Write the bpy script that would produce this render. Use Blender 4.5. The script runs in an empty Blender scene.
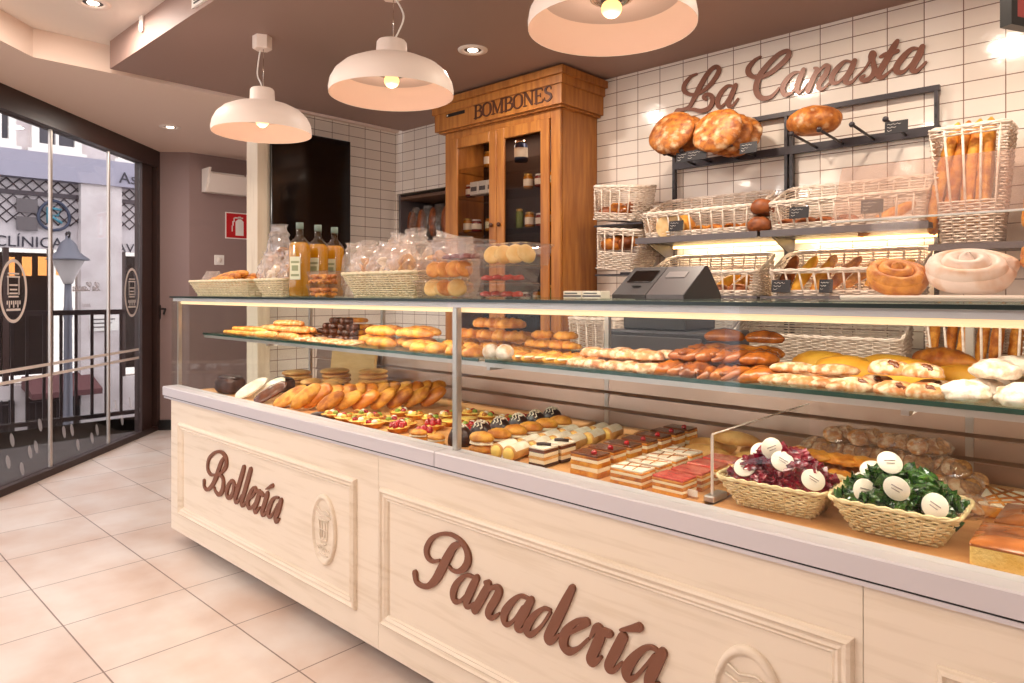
import bpy, math, random
from mathutils import Vector, Matrix, noise
R = random.Random(7)
SC = bpy.context.scene
COL = SC.collection
PI = math.pi
# ------------------------------------------------------------------ measured geometry of the place
H_EYE = 1.35; F_PX = 693.0; CX = 512.0; HOR = 292.0
YAW = math.radians(43.1)
FX, FY = -math.sin(YAW), math.cos(YAW)
RX, RY = math.cos(YAW), math.sin(YAW)
def ray(px):
    u = (px - CX) / F_PX
    return FX + u * RX, FY + u * RY
def onY(px, py, Y):
    dx, dy = ray(px); t = Y / dy
    return dx * t, Y, H_EYE + t * (HOR - py) / F_PX
def onX(px, py, X):
    dx, dy = ray(px); t = X / dx
    return X, dy * t, H_EYE + t * (HOR - py) / F_PX
def onZ(px, py, z):
    t = (z - H_EYE) * F_PX / (HOR - py); dx, dy = ray(px)
    return dx * t, dy * t
def xat(px, Y):
    dx, dy = ray(px); return dx * Y / dy
# ------------------------------------------------------------------ materials
def lin(c):
    return tuple(((v / 255.0) / 12.92 if v / 255.0 <= 0.04045 else ((v / 255.0 + 0.055) / 1.055) ** 2.4) for v in c) + (1.0,)
MATS = {}
def M(name, col, rough=0.5, metal=0.0, col2=None, scale=20.0, detail=4.0, bump=None, emit=None, coat=0.0, spec=0.5,
      rand=0.0, dust=None, stretch=None, lo=0.35, hi=0.65, sss=0.0, trans=0.0):
    if name in MATS: return MATS[name]
    m = bpy.data.materials.new(name); m.use_nodes = True
    nt = m.node_tree; N = nt.nodes; L = nt.links
    b = N['Principled BSDF']
    b.inputs['Roughness'].default_value = rough; b.inputs['Metallic'].default_value = metal
    b.inputs['Specular IOR Level'].default_value = spec
    b.inputs['Coat Weight'].default_value = coat; b.inputs['Coat Roughness'].default_value = 0.12
    b.inputs['Base Color'].default_value = lin(col)
    if trans: b.inputs['Transmission Weight'].default_value = trans
    if sss:
        b.inputs['Subsurface Weight'].default_value = sss; b.inputs['Subsurface Scale'].default_value = 0.01
    tc = N.new('ShaderNodeTexCoord'); src = tc.outputs['Object']
    if stretch:
        mp = N.new('ShaderNodeMapping'); mp.inputs['Scale'].default_value = stretch; L.new(src, mp.inputs['Vector']); src = mp.outputs['Vector']
    if rand:
        oi = N.new('ShaderNodeObjectInfo'); ad = N.new('ShaderNodeVectorMath'); ad.operation = 'MULTIPLY_ADD'
        cb = N.new('ShaderNodeCombineXYZ'); 
        for k in range(3): L.new(oi.outputs['Random'], cb.inputs[k])
        L.new(cb.outputs[0], ad.inputs[0]); ad.inputs[1].default_value = (7, 11, 5); L.new(src, ad.inputs[2]); src = ad.outputs[0]
    cur = None
    if col2 is not None:
        nz = N.new('ShaderNodeTexNoise'); nz.inputs['Scale'].default_value = scale; nz.inputs['Detail'].default_value = detail
        L.new(src, nz.inputs['Vector'])
        rp = N.new('ShaderNodeValToRGB'); rp.color_ramp.elements[0].position = lo; rp.color_ramp.elements[1].position = hi
        rp.color_ramp.elements[0].color = lin(col); rp.color_ramp.elements[1].color = lin(col2)
        L.new(nz.outputs['Fac'], rp.inputs['Fac']); cur = rp.outputs['Color']
    if rand:
        hs = N.new('ShaderNodeHueSaturation'); mr = N.new('ShaderNodeMapRange')
        L.new(oi.outputs['Random'], mr.inputs['Value']); mr.inputs['To Min'].default_value = 1 - rand; mr.inputs['To Max'].default_value = 1 + rand
        L.new(mr.outputs[0], hs.inputs['Value'])
        if cur is None: hs.inputs['Color'].default_value = lin(col)
        else: L.new(cur, hs.inputs['Color'])
        cur = hs.outputs['Color']
    if dust:      # powder / flour / glaze lying on the thing: dust = (colour, noise scale, amount)
        nz2 = N.new('ShaderNodeTexNoise'); nz2.inputs['Scale'].default_value = dust[1]; nz2.inputs['Detail'].default_value = 5
        L.new(src, nz2.inputs['Vector'])
        r2 = N.new('ShaderNodeValToRGB'); p = 1 - dust[2]; r2.color_ramp.elements[0].position = max(0, p - .1); r2.color_ramp.elements[1].position = min(1, p + .1)
        L.new(nz2.outputs['Fac'], r2.inputs['Fac'])
        mx = N.new('ShaderNodeMix'); mx.data_type = 'RGBA'; L.new(r2.outputs['Color'], mx.inputs[0])
        if cur is None: mx.inputs[6].default_value = lin(col)
        else: L.new(cur, mx.inputs[6])
        mx.inputs[7].default_value = lin(dust[0]); cur = mx.outputs[2]
    if cur is not None: L.new(cur, b.inputs['Base Color'])
    if bump:
        nb = N.new('ShaderNodeTexNoise'); nb.inputs['Scale'].default_value = bump[0]; nb.inputs['Detail'].default_value = 6; L.new(src, nb.inputs['Vector'])
        bp = N.new('ShaderNodeBump'); bp.inputs['Strength'].default_value = bump[1]; bp.inputs['Distance'].default_value = bump[2] if len(bump) > 2 else 0.004
        L.new(nb.outputs['Fac'], bp.inputs['Height']); L.new(bp.outputs['Normal'], b.inputs['Normal'])
    if emit:
        b.inputs['Emission Color'].default_value = lin(emit[0]); b.inputs['Emission Strength'].default_value = emit[1]
    MATS[name] = m
    return m
def glass(name, tint=(255, 255, 255), refl=1.0, haze=0.0, hazecol=(255, 255, 255), rough=0.0, ior=1.45):
    if name in MATS: return MATS[name]
    m = bpy.data.materials.new(name); m.use_nodes = True; nt = m.node_tree; N = nt.nodes; L = nt.links
    N.remove(N['Principled BSDF']); out = N['Material Output']
    tr = N.new('ShaderNodeBsdfTransparent'); tr.inputs[0].default_value = lin(tint)
    gl = N.new('ShaderNodeBsdfGlossy'); gl.inputs['Roughness'].default_value = rough
    fr = N.new('ShaderNodeLayerWeight'); fr.inputs[0].default_value = .5     # (1 - cos), the same from both sides of the sheet
    pw = N.new('ShaderNodeMath'); pw.operation = 'POWER'; pw.inputs[1].default_value = 5.0; L.new(fr.outputs['Facing'], pw.inputs[0])
    sc_ = N.new('ShaderNodeMath'); sc_.operation = 'MULTIPLY_ADD'; sc_.inputs[1].default_value = .9; sc_.inputs[2].default_value = .045; L.new(pw.outputs[0], sc_.inputs[0])
    mu = N.new('ShaderNodeMath'); mu.operation = 'MULTIPLY'; mu.inputs[1].default_value = refl; L.new(sc_.outputs[0], mu.inputs[0])
    mx = N.new('ShaderNodeMixShader'); L.new(mu.outputs[0], mx.inputs[0]); L.new(tr.outputs[0], mx.inputs[1]); L.new(gl.outputs[0], mx.inputs[2])
    fin = mx.outputs[0]
    if haze:
        df = N.new('ShaderNodeBsdfDiffuse'); df.inputs[0].default_value = lin(hazecol)
        tl = N.new('ShaderNodeBsdfTranslucent'); tl.inputs[0].default_value = lin(hazecol)
        m1 = N.new('ShaderNodeMixShader'); m1.inputs[0].default_value = .5; L.new(df.outputs[0], m1.inputs[1]); L.new(tl.outputs[0], m1.inputs[2])
        m2 = N.new('ShaderNodeMixShader'); m2.inputs[0].default_value = haze; L.new(fin, m2.inputs[1]); L.new(m1.outputs[0], m2.inputs[2]); fin = m2.outputs[0]
    L.new(fin, out.inputs[0]); MATS[name] = m
    return m
def brickmat(name, c1, c2, mortar, w, h, size, offx, offy, plane, rough=0.15, bumpn=0.3, smooth=0.1, coat=0.0, cloud=None, spec=.5):
    m = bpy.data.materials.new(name); m.use_nodes = True; nt = m.node_tree; N = nt.nodes; L = nt.links; b = N['Principled BSDF']
    tc = N.new('ShaderNodeTexCoord'); sp = N.new('ShaderNodeSeparateXYZ'); L.new(tc.outputs['Object'], sp.inputs[0])
    cb = N.new('ShaderNodeCombineXYZ'); ax = {'x': 0, 'y': 1, 'z': 2}
    for k, (a, o) in enumerate(zip(plane, (offx, offy))):
        ad = N.new('ShaderNodeMath'); ad.operation = 'SUBTRACT'; L.new(sp.outputs[ax[a]], ad.inputs[0]); ad.inputs[1].default_value = o; L.new(ad.outputs[0], cb.inputs[k])
    br = N.new('ShaderNodeTexBrick'); br.offset = 0.0; br.squash = 1.0
    L.new(cb.outputs[0], br.inputs['Vector']); br.inputs['Scale'].default_value = 1.0; br.inputs['Brick Width'].default_value = w; br.inputs['Row Height'].default_value = h
    br.inputs['Mortar Size'].default_value = size; br.inputs['Mortar Smooth'].default_value = smooth; br.inputs['Bias'].default_value = 0
    br.inputs['Color1'].default_value = lin(c1); br.inputs['Color2'].default_value = lin(c2); br.inputs['Mortar'].default_value = lin(mortar)
    cur = br.outputs['Color']
    nz = N.new('ShaderNodeTexNoise'); nz.inputs['Scale'].default_value = 9; nz.inputs['Detail'].default_value = 3; L.new(tc.outputs['Object'], nz.inputs['Vector'])
    if cloud:
        nz3 = N.new('ShaderNodeTexNoise'); nz3.inputs['Scale'].default_value = 3.0; nz3.inputs['Detail'].default_value = 8; L.new(tc.outputs['Object'], nz3.inputs['Vector'])
        rp = N.new('ShaderNodeValToRGB'); rp.color_ramp.elements[0].position = .35; rp.color_ramp.elements[1].position = .7
        rp.color_ramp.elements[0].color = (1, 1, 1, 1); rp.color_ramp.elements[1].color = lin(cloud)
        L.new(nz3.outputs['Fac'], rp.inputs['Fac'])
        mx = N.new('ShaderNodeMix'); mx.data_type = 'RGBA'; mx.blend_type = 'MULTIPLY'; mx.inputs[0].default_value = 1; L.new(cur, mx.inputs[6]); L.new(rp.outputs['Color'], mx.inputs[7]); cur = mx.outputs[2]
    L.new(cur, b.inputs['Base Color']); b.inputs['Roughness'].default_value = rough; b.inputs['Coat Weight'].default_value = coat; b.inputs['Specular IOR Level'].default_value = spec
    inv = N.new('ShaderNodeMath'); inv.operation = 'MULTIPLY_ADD'; inv.inputs[1].default_value = -1.0; L.new(br.outputs['Fac'], inv.inputs[0])
    m2 = N.new('ShaderNodeMath'); m2.operation = 'MULTIPLY'; m2.inputs[1].default_value = bumpn; L.new(nz.outputs['Fac'], m2.inputs[0]); L.new(m2.outputs[0], inv.inputs[2])
    bp = N.new('ShaderNodeBump'); bp.inputs['Strength'].default_value = 0.6; bp.inputs['Distance'].default_value = 0.004; L.new(inv.outputs[0], bp.inputs['Height']); L.new(bp.outputs['Normal'], b.inputs['Normal'])
    MATS[name] = m
    return m
# ------------------------------------------------------------------ mesh builder
class MB:
    def __init__(s): s.v = []; s.f = []; s.m = []; s.mi = 0; s.sm = []; s.smooth = False
    def add(s, vs, fs, smooth=None):
        o = len(s.v); s.v += [tuple(v) for v in vs]
        for f in fs: s.f.append(tuple(i + o for i in f)); s.m.append(s.mi); s.sm.append(s.smooth if smooth is None else smooth)
        return s
    def box(s, x0, x1, y0, y1, z0, z1):
        vs = [(x, y, z) for x in (x0, x1) for y in (y0, y1) for z in (z0, z1)]
        return s.add(vs, [(0, 1, 3, 2), (4, 6, 7, 5), (0, 4, 5, 1), (2, 3, 7, 6), (0, 2, 6, 4), (1, 5, 7, 3)], False)
    def rbox(s, x0, x1, y0, y1, z0, z1, r=0.004):   # box with chamfered edges
        r = min(r, (x1 - x0) / 2.01, (y1 - y0) / 2.01, (z1 - z0) / 2.01)
        vs = []; idx = {}
        for ix, (xa, xb) in enumerate(((x0, x0 + r), (x1, x1 - r))):
            for iy, (ya, yb) in enumerate(((y0, y0 + r), (y1, y1 - r))):
                for iz, (za, zb) in enumerate(((z0, z0 + r), (z1, z1 - r))):
                    idx[ix, iy, iz] = (len(vs), len(vs) + 1, len(vs) + 2); vs += [(xa, yb, zb), (xb, ya, zb), (xb, yb, za)]
        fs = []
        for a in (0, 1):
            fs.append([idx[a, 0, 0][0], idx[a, 1, 0][0], idx[a, 1, 1][0], idx[a, 0, 1][0]])
            fs.append([idx[0, a, 0][1], idx[1, a, 0][1], idx[1, a, 1][1], idx[0, a, 1][1]])
            fs.append([idx[0, 0, a][2], idx[1, 0, a][2], idx[1, 1, a][2], idx[0, 1, a][2]])
            for c in (0, 1):
                fs.append([idx[a, c, 0][0], idx[a, c, 1][0], idx[a, c, 1][1], idx[a, c, 0][1]])
                fs.append([idx[a, 0, c][0], idx[a, 1, c][0], idx[a, 1, c][2], idx[a, 0, c][2]])
                fs.append([idx[0, a, c][1], idx[1, a, c][1], idx[1, a, c][2], idx[0, a, c][2]])
        for k in idx.values(): fs.append(list(k))
        return s.add(vs, fs, False)
    def tube(s, pts, r, n=8, closed=False, caps=True, smooth=True, flat=1.0):
        pts = [Vector(p) for p in pts]; k = len(pts); rr = r if isinstance(r, (list, tuple)) else [r] * k
        vs = []; up = None
        for i, p in enumerate(pts):
            a = pts[(i - 1) % k] if closed or i > 0 else p; b = pts[(i + 1) % k] if closed or i < k - 1 else p
            t = (b - a).normalized() if (b - a).length > 1e-9 else Vector((0, 0, 1))
            if up is None:
                up = Vector((0, 0, 1)) if abs(t.z) < .9 else Vector((1, 0, 0))
            x = t.cross(up)
            if x.length < 1e-6: x = t.orthogonal()
            x.normalize(); y = x.cross(t).normalized(); up = y
            for j in range(n):
                a2 = 2 * PI * j / n; vs.append(p + x * math.cos(a2) * rr[i] + y * math.sin(a2) * rr[i] * flat)
        fs = []
        for i in range(k if closed else k - 1):
            for j in range(n):
                a, b = i * n + j, i * n + (j + 1) % n; c, d = ((i + 1) % k) * n + (j + 1) % n, ((i + 1) % k) * n + j
                fs.append((a, b, c, d))
        if caps and not closed: fs += [tuple(range(n - 1, -1, -1)), tuple((k - 1) * n + j for j in range(n))]
        return s.add(vs, fs, smooth)
    def lathe(s, prof, n=24, c=(0, 0, 0), smooth=True, ry=1.0, capb=True, capt=True, axis='z', wob=None):
        vs = []
        for i, (r, z) in enumerate(prof):
            for j in range(n):
                a = 2 * PI * j / n; q = r * (1 + (wob(a, i) if wob else 0)); x, y = q * math.cos(a), q * math.sin(a) * ry
                if axis == 'z': vs.append((c[0] + x, c[1] + y, c[2] + z))
                elif axis == 'y': vs.append((c[0] + x, c[1] + z, c[2] + y))
                else: vs.append((c[0] + z, c[1] + x, c[2] + y))
        fs = [(i * n + j, i * n + (j + 1) % n, (i + 1) * n + (j + 1) % n, (i + 1) * n + j) for i in range(len(prof) - 1) for j in range(n)]
        if capb and prof[0][0] > 1e-6: fs.append(tuple(range(n - 1, -1, -1)))
        if capt and prof[-1][0] > 1e-6: fs.append(tuple((len(prof) - 1) * n + j for j in range(n)))
        return s.add(vs, fs, smooth)
    def prism(s, poly, y0, y1, axis='y', smooth=False):   # poly in the plane normal to axis
        n = len(poly)
        def P(a, b, t): return {'y': (a, t, b), 'x': (t, a, b), 'z': (a, b, t)}[axis]
        vs = [P(a, b, y0) for a, b in poly] + [P(a, b, y1) for a, b in poly]
        fs = [tuple(range(n)), tuple(range(2 * n - 1, n - 1, -1))] + [(i, (i + 1) % n, n + (i + 1) % n, n + i) for i in range(n)]
        return s.add(vs, fs, smooth)
    def ball(s, f, nu=16, nv=10, smooth=True):            # f(direction) -> point; closed surface
        vs = [f(Vector((0, 0, -1)))]
        for i in range(1, nv):
            th = PI * i / nv
            for j in range(nu):
                a = 2 * PI * j / nu; vs.append(f(Vector((math.sin(th) * math.cos(a), math.sin(th) * math.sin(a), -math.cos(th)))))
        vs.append(f(Vector((0, 0, 1)))); e = len(vs) - 1
        fs = [(0, 1 + (j + 1) % nu, 1 + j) for j in range(nu)]
        for i in range(nv - 2):
            for j in range(nu): a = 1 + i * nu + j; b = 1 + i * nu + (j + 1) % nu; fs.append((a, b, b + nu, a + nu))
        fs += [(1 + (nv - 2) * nu + j, 1 + (nv - 2) * nu + (j + 1) % nu, e) for j in range(nu)]
        return s.add(vs, fs, smooth)
    def grid(s, f, nu, nv, smooth=True):
        vs = [f(i / nu, j / nv) for i in range(nu + 1) for j in range(nv + 1)]
        return s.add(vs, [(i * (nv + 1) + j, (i + 1) * (nv + 1) + j, (i + 1) * (nv + 1) + j + 1, i * (nv + 1) + j + 1) for i in range(nu) for j in range(nv)], smooth)
    def xf(s, mat, start=0):
        for i in range(start, len(s.v)): s.v[i] = tuple(mat @ Vector(s.v[i]))
        return s
    def mesh(s, name, mats):
        me = bpy.data.meshes.new(name); me.from_pydata(s.v, [], s.f)
        for m in (mats if isinstance(mats, (list, tuple)) else [mats]): me.materials.append(m)
        me.polygons.foreach_set('material_index', s.m); me.polygons.foreach_set('use_smooth', s.sm)
        import bmesh
        bm = bmesh.new(); bm.from_mesh(me); bmesh.ops.recalc_face_normals(bm, faces=bm.faces); bm.to_mesh(me); bm.free()
        me.update(); return me
    def build(s, name, mats, parent=None, loc=None, rot=None, link=True):
        o = bpy.data.objects.new(name, s.mesh(name, mats))
        if link: COL.objects.link(o)
        if parent is not None: o.parent = parent
        if loc: o.location = loc
        if rot: o.rotation_euler = rot
        return o
def tag(o, label, cat, group=None, kind=None):
    w = label.replace(', ,', ',').split()
    while len(w) > 15 and 'the' in w:       # keep labels short: spare articles go first, from the end
        i = len(w) - 1 - w[::-1].index('the'); w.pop(i)
    label = ' '.join(w)
    o['label'] = label; o['category'] = cat
    if group: o['group'] = group
    if kind: o['kind'] = kind
    return o
def struct(o):
    o['kind'] = 'structure'; return o
def thing(name, label, cat, loc=(0, 0, 0), rz=0.0, group=None):
    o = bpy.data.objects.new(name, None); COL.objects.link(o); o.location = loc; o.rotation_euler = (0, 0, rz); o.empty_display_size = .05
    return tag(o, label, cat, group)
class Proto:      # an unlinked pattern: root mesh or (Empty + parts [+ sub-parts])
    def __init__(s, name, body=None, mats=None, parts=()):
        s.root = bpy.data.objects.new(name, body.mesh(name, mats) if body else None); s.kids = []
        if not body: s.root.empty_display_size = .02
        for p in parts:       # (name, MB, mats[, label])
            k = bpy.data.objects.new(p[0], p[1].mesh(p[0], p[2])); k.parent = s.root; s.kids.append(k)
            if len(p) > 3: k['label'] = p[3]
        PROTOS.append(s)
    def put(s, loc, rot=(0, 0, 0), sc=1.0, label='', cat='', group=None):
        r = s.root.copy(); COL.objects.link(r); r.location = loc; r.rotation_euler = rot
        r.scale = (sc, sc, sc) if not isinstance(sc, tuple) else sc
        for k in s.kids:
            c = k.copy(); COL.objects.link(c); c.parent = r
        return tag(r, label, cat, group)
PROTOS = []
ORD = ['first', 'second', 'third', 'fourth', 'fifth', 'sixth', 'seventh', 'eighth', 'ninth', 'tenth', 'eleventh', 'twelfth', 'thirteenth', 'fourteenth', 'fifteenth', 'sixteenth', 'seventeenth', 'eighteenth', 'nineteenth', 'twentieth']
def catmull(P, sub=6):
    out = []; n = len(P)
    for i in range(n - 1):
        p0, p1, p2, p3 = P[max(0, i - 1)], P[i], P[i + 1], P[min(n - 1, i + 2)]
        for k in range(sub):
            t = k / sub
            out.append(tuple(.5 * ((2 * b) + (-a + c) * t + (2 * a - 5 * b + 4 * c - d) * t * t + (-a + 3 * b - 3 * c + d) * t ** 3) for a, b, c, d in zip(p0, p1, p2, p3)))
    out.append(tuple(P[-1])); return out
def nz(p, s, seed=0):
    return noise.noise(Vector((p[0] * s + seed * 3.7, p[1] * s + seed * 1.3, p[2] * s - seed * 2.1)))
def stroke(mb, P, y0, y1, sub=6):   # P: (x, z, width) points; a ribbon cut from a board, lying in an XZ plane
    C = catmull(P, sub); n = len(C); Lf = []; Rt = []
    for i, (x, z, w) in enumerate(C):
        a = C[max(0, i - 1)]; b = C[min(n - 1, i + 1)]; d = math.hypot(b[0] - a[0], b[1] - a[1]) or 1e-6
        nx, nz_ = -(b[1] - a[1]) / d, (b[0] - a[0]) / d
        w = max(w, .004) / 2
        Lf.append((x + nx * w, z + nz_ * w)); Rt.append((x - nx * w, z - nz_ * w))
    def cap(c, frm, k=5):
        a0 = math.atan2(frm[1] - c[1], frm[0] - c[0]); r = math.hypot(frm[0] - c[0], frm[1] - c[1])
        return [(c[0] + r * math.cos(a0 - PI * j / k), c[1] + r * math.sin(a0 - PI * j / k)) for j in range(1, k)]
    # quads along the ribbon, caps as fans
    vs = []; fs = []
    for (a, b) in zip(Lf, Rt): yy = y0 - 1.2e-5 * (len(vs) // 4); vs += [(a[0], yy, a[1]), (b[0], yy, b[1]), (a[0], y1, a[1]), (b[0], y1, b[1])]
    for i in range(n - 1):
        o = 4 * i; q = o + 4
        fs += [(o, o + 1, q + 1, q), (o + 2, q + 2, q + 3, o + 3), (o, q, q + 2, o + 2), (o + 1, o + 3, q + 3, q + 1)]
    mb.add(vs, fs, False)
    mb.prism([Lf[-1]] + cap(C[-1], Lf[-1]) + [Rt[-1]], y0, y1)
    mb.prism([Rt[0]] + cap(C[0], Rt[0]) + [Lf[0]], y0, y1)
def text_mb(s, size, ext=0.001, mirror=False):
    cu = bpy.data.curves.new('t', 'FONT'); cu.body = s; cu.size = size; cu.extrude = ext; cu.align_x = 'CENTER'; cu.resolution_u = 3
    o = bpy.data.objects.new('t', cu); COL.objects.link(o); dg = bpy.context.evaluated_depsgraph_get()
    me = bpy.data.meshes.new_from_object(o.evaluated_get(dg)); mb = MB()
    k = -1 if mirror else 1
    mb.add([(v.co.x * k, v.co.z, v.co.y) for v in me.vertices], [tuple(p.vertices) for p in me.polygons], False)
    bpy.data.objects.remove(o); bpy.data.curves.remove(cu); bpy.data.meshes.remove(me)
    return mb     # stands in the XZ plane, facing -Y
# ================================================================== MATERIALS
WALLTILE = brickmat('handmade_white_tile', (246, 236, 226), (238, 226, 214), (140, 112, 98), .1566, .081, .0022, -.493, 2.621, 'xz', rough=.12, bumpn=.9, coat=.3)
SIDETILE = brickmat('handmade_white_tile_side', (246, 236, 226), (238, 226, 214), (140, 112, 98), .1566, .081, .0022, 3.68, 2.621, 'yz', rough=.12, bumpn=.9, coat=.3)
FLOORT = brickmat('floor_tile', (232, 221, 213), (224, 212, 204), (150, 132, 124), .5, .478, .003, -4.24, .806, 'xy', rough=.28, bumpn=.05, coat=.05, cloud=(238, 222, 212))
TAUPE = M('taupe_ceiling_paint', (162, 134, 124), .6)
MAUVE = M('mauve_wall_paint', (146, 122, 118), .7)
CREAM = M('white_ceiling_paint', (238, 226, 216), .8)
SOFF = M('warm_soffit_paint', (238, 214, 198), .8)
BROWNF = M('brown_window_frame', (54, 34, 29), .4)
BLACK = M('black_skirting', (22, 20, 20), .35)
STEEL = M('brushed_steel', (196, 192, 192), .32, .9, bump=(300, .05, .0005), stretch=(1, 40, 40))
LEDGE = M('satin_aluminium_ledge', (206, 200, 204), .4, .12)
ALU = M('aluminium_post', (200, 190, 182), .35, .8)
LIMED = M('limed_cream_wood', (232, 217, 198), .45, col2=(212, 194, 170), scale=9, detail=10, stretch=(.3, 4, 4.2), lo=.50, hi=.80)
LIMEDV = M('limed_cream_wood_upright', (232, 216, 192), .45, col2=(214, 194, 168), scale=7, detail=9, stretch=(4, 4, .35), lo=.5, hi=.75)
BROWNL = M('brown_lettering', (122, 74, 52), .45)
BRONZEL = M('satin_brown_lettering', (128, 82, 64), .35, .15)
OAK = M('honey_oak', (190, 124, 56), .42, col2=(160, 96, 40), scale=14, detail=8, stretch=(2.2, 2.2, .25), bump=(60, .12))
OAKD = M('dark_carved_brown', (78, 40, 22), .5)
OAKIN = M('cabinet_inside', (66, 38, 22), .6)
GLASS = glass('clear_glass', (251, 253, 252), .32)
GLASSG = M('green_glass_edge', (34, 66, 56), .25, coat=.3)
GTOP = glass('glass_shelf_clear', (238, 250, 244), .55)
WGLASS = glass('shop_window_glass', (232, 228, 226), 1.0)
CABG = glass('cabinet_glass', (232, 228, 224), .12)
ACRYL = glass('milky_acrylic', (255, 246, 242), .18, haze=.19, hazecol=(255, 236, 228))
FROST = M('frosted_decal', (226, 214, 206), .6)
WHITE = M('white_plastic', (240, 234, 228), .4)
WHITEG = M('white_gloss_metal', (246, 230, 220), .5)
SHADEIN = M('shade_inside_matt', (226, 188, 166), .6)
CHARC = M('charcoal_metal', (62, 56, 60), .4, .3)
DGREY = M('dark_grey_plastic', (64, 58, 60), .45)
LGREY = M('grey_screen_back', (98, 90, 92), .4)
SCREEN = M('black_screen', (10, 9, 11), .12, coat=.3)
LOUV = M('bronze_steel_louvre', (172, 142, 124), .3, .8, bump=(200, .06, .0008), stretch=(1, 30, 30))
BOARD = M('warm_display_board', (226, 170, 112), .45, col2=(206, 144, 88), scale=5, detail=5, stretch=(.5, 4, 1))
LED = M('warm_led_diffuser', (255, 236, 205), .5, emit=((255, 214, 160), .75))
DOWNE = M('downlight_lens', (255, 240, 225), .5, emit=((255, 232, 208), 9.0))
BULB = M('bulb_glass_lit', (255, 225, 170), .3, emit=((255, 206, 130), 1.25))
CHROME = M('chrome', (215, 205, 195), .15, 1.0)
DARKIN = M('dark_interior', (38, 30, 28), .7)
# ================================================================== ROOM SHELL
YB, XL, ZC, ZH = 3.68, -4.82, 2.72, 2.89
struct(MB().prism([(-7.25, 2.57), (-7.25, 4.35), (3.2, 4.35), (3.2, -2.75), (-1.84, -2.75)], -.06, 0, 'z').build('floor', FLOORT))
w = MB()                       # tiled rear wall with the opening of the bread niche
nx0, nx1, nz0, nz1 = -4.80, -3.98, 1.25, 2.19
w.box(XL - .12, nx0, YB, YB + .42, 0, 2.95).box(nx1, 3.2, YB, YB + .42, 0, 2.95).box(nx0, nx1, YB, YB + .42, 0, nz0).box(nx0, nx1, YB, YB + .42, nz1, 2.95)
w.box(nx0, nx1, YB + .38, YB + .42, nz0, nz1)
struct(w.build('wall_back', WALLTILE))
struct(MB().box(XL - .13, XL, 2.48, YB, 0, ZC).build('wall_left', SIDETILE))
p = MB().box(-4.90, -4.735, 2.385, 2.479, 0, ZC).build('trim_1', LIMEDV); struct(p)
struct(MB().prism([(-7.18, 2.56), (-6.955, 2.80), (-6.955, 4.3), (-7.2, 4.3), (-7.3, 2.62)], 0, 2.95, 'z').build('wall_window_side', MAUVE))
struct(MB().box(-7.1, XL - .12, 4.1, 4.3, 0, 2.95).build('wall_passage', MAUVE))
struct(MB().prism([(-7.165, 2.55), (-6.94, 2.795), (-6.94, 4.1), (-6.9549, 4.1), (-6.9549, 2.801), (-7.18, 2.561)], 0, .10, 'z').build('baseboard_window_side', BLACK))
struct(MB().box(2.9, 3.0, -2.6, 4.1, 0, 2.95).build('wall_right', MAUVE))
r = MB(); r.box(-2.6, 3.0, -2.7, -2.6, 0, 2.95)
struct(r.build('wall_rear', MAUVE))
struct(MB().box(-4.71, 3.0, 1.42, YB, ZC, ZH + .1).build('ceiling_counter_soffit', TAUPE))
struct(MB().prism([(-4.76, 4.3), (-4.80, 1.04), (-2.3, -1.46), (-2.0, -2.7), (-2.6, -2.7), (-5.70, .97), (-7.35, 2.62), (-7.2, 4.3)], ZC, ZH + .1, 'z').build('ceiling_window_soffit', SOFF))
struct(MB().prism([(-5.2, 1.8), (-5.2, .9), (-2.2, -2.7), (3.0, -2.7), (3.0, 1.8)], ZH, ZH + .08, 'z').build('ceiling', CREAM))
# ---- vent and detector on the soffit's face
x0 = onY(176, 0, 1.42)[0]
v = thing('ceiling_vent', 'white slatted air vent set in the edge of the taupe ceiling', 'vent', (-3.22, 1.42, 2.80))
MB().box(-.25, .25, -.012, 0, -.06, .06).build('vent_frame', WHITE, v)
sl = MB()
for k in range(6): sl.box(-.22, .22, -.016, -.012, -.046 + k * .016, -.040 + k * .016)
sl.build('slat', DGREY, v)
x = onY(143, 24, 1.42)
v = thing('wall_detector', 'small white plate on the upright edge of the taupe ceiling', 'detector', (x[0], 1.42, x[2]))
MB().rbox(-.022, .022, -.016, 0, -.045, .045, .006).build('cover', WHITE, v)
MB().rbox(-.010, .010, -.020, -.016, -.02, .0, .002).build('sensor', CREAM, v)
# ================================================================== GLAZED SHOP FRONT (on the diagonal)
P0 = Vector((-7.18, 2.56)); LD = Vector((.714, -.700)).normalized(); WA = math.atan2(LD.y, LD.x)
def swin(px):
    d = Vector(ray(px)); den = d.x * LD.y - d.y * LD.x; t = (P0.x * LD.y - P0.y * LD.x) / den
    return (d * t - P0).dot(LD), t
def winp(px, py):
    s_, t_ = swin(px); return s_, H_EYE + t_ * (HOR - py) / F_PX
win = bpy.data.objects.new('window_1', None); COL.objects.link(win); struct(win); win.location = (P0.x, P0.y, 0); win.rotation_euler = (0, 0, WA)
SW = 6.6
fr = MB(); sj = swin(140)[0]
fr.box(0, SW, -.06, .05, 2.56, 2.74).box(0, SW, -.05, .04, 0, .05)
fr.box(0, .06, -.06, .05, .05, 2.56).box(.10, sj, -.05, .02, .05, 2.56).box(.06, .10, -.03, .0, .05, 2.56)
fr.build('window_frame', BROWNF, win)
edges = [sj, swin(109)[0], swin(51)[0], swin(-30)[0], 4.2, 5.4, SW]
for a, b in zip(edges[:-1], edges[1:]):
    MB().box(a + .004, b - .004, -.010, -.002, .05, 2.56).build('pane', WGLASS, win)
for a in edges[1:-1]: MB().rbox(a - .012, a + .012, -.016, .006, .05, 2.56, .003).build('pane_edge', ALU, win)
s_, z_ = winp(155, 312)
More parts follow.
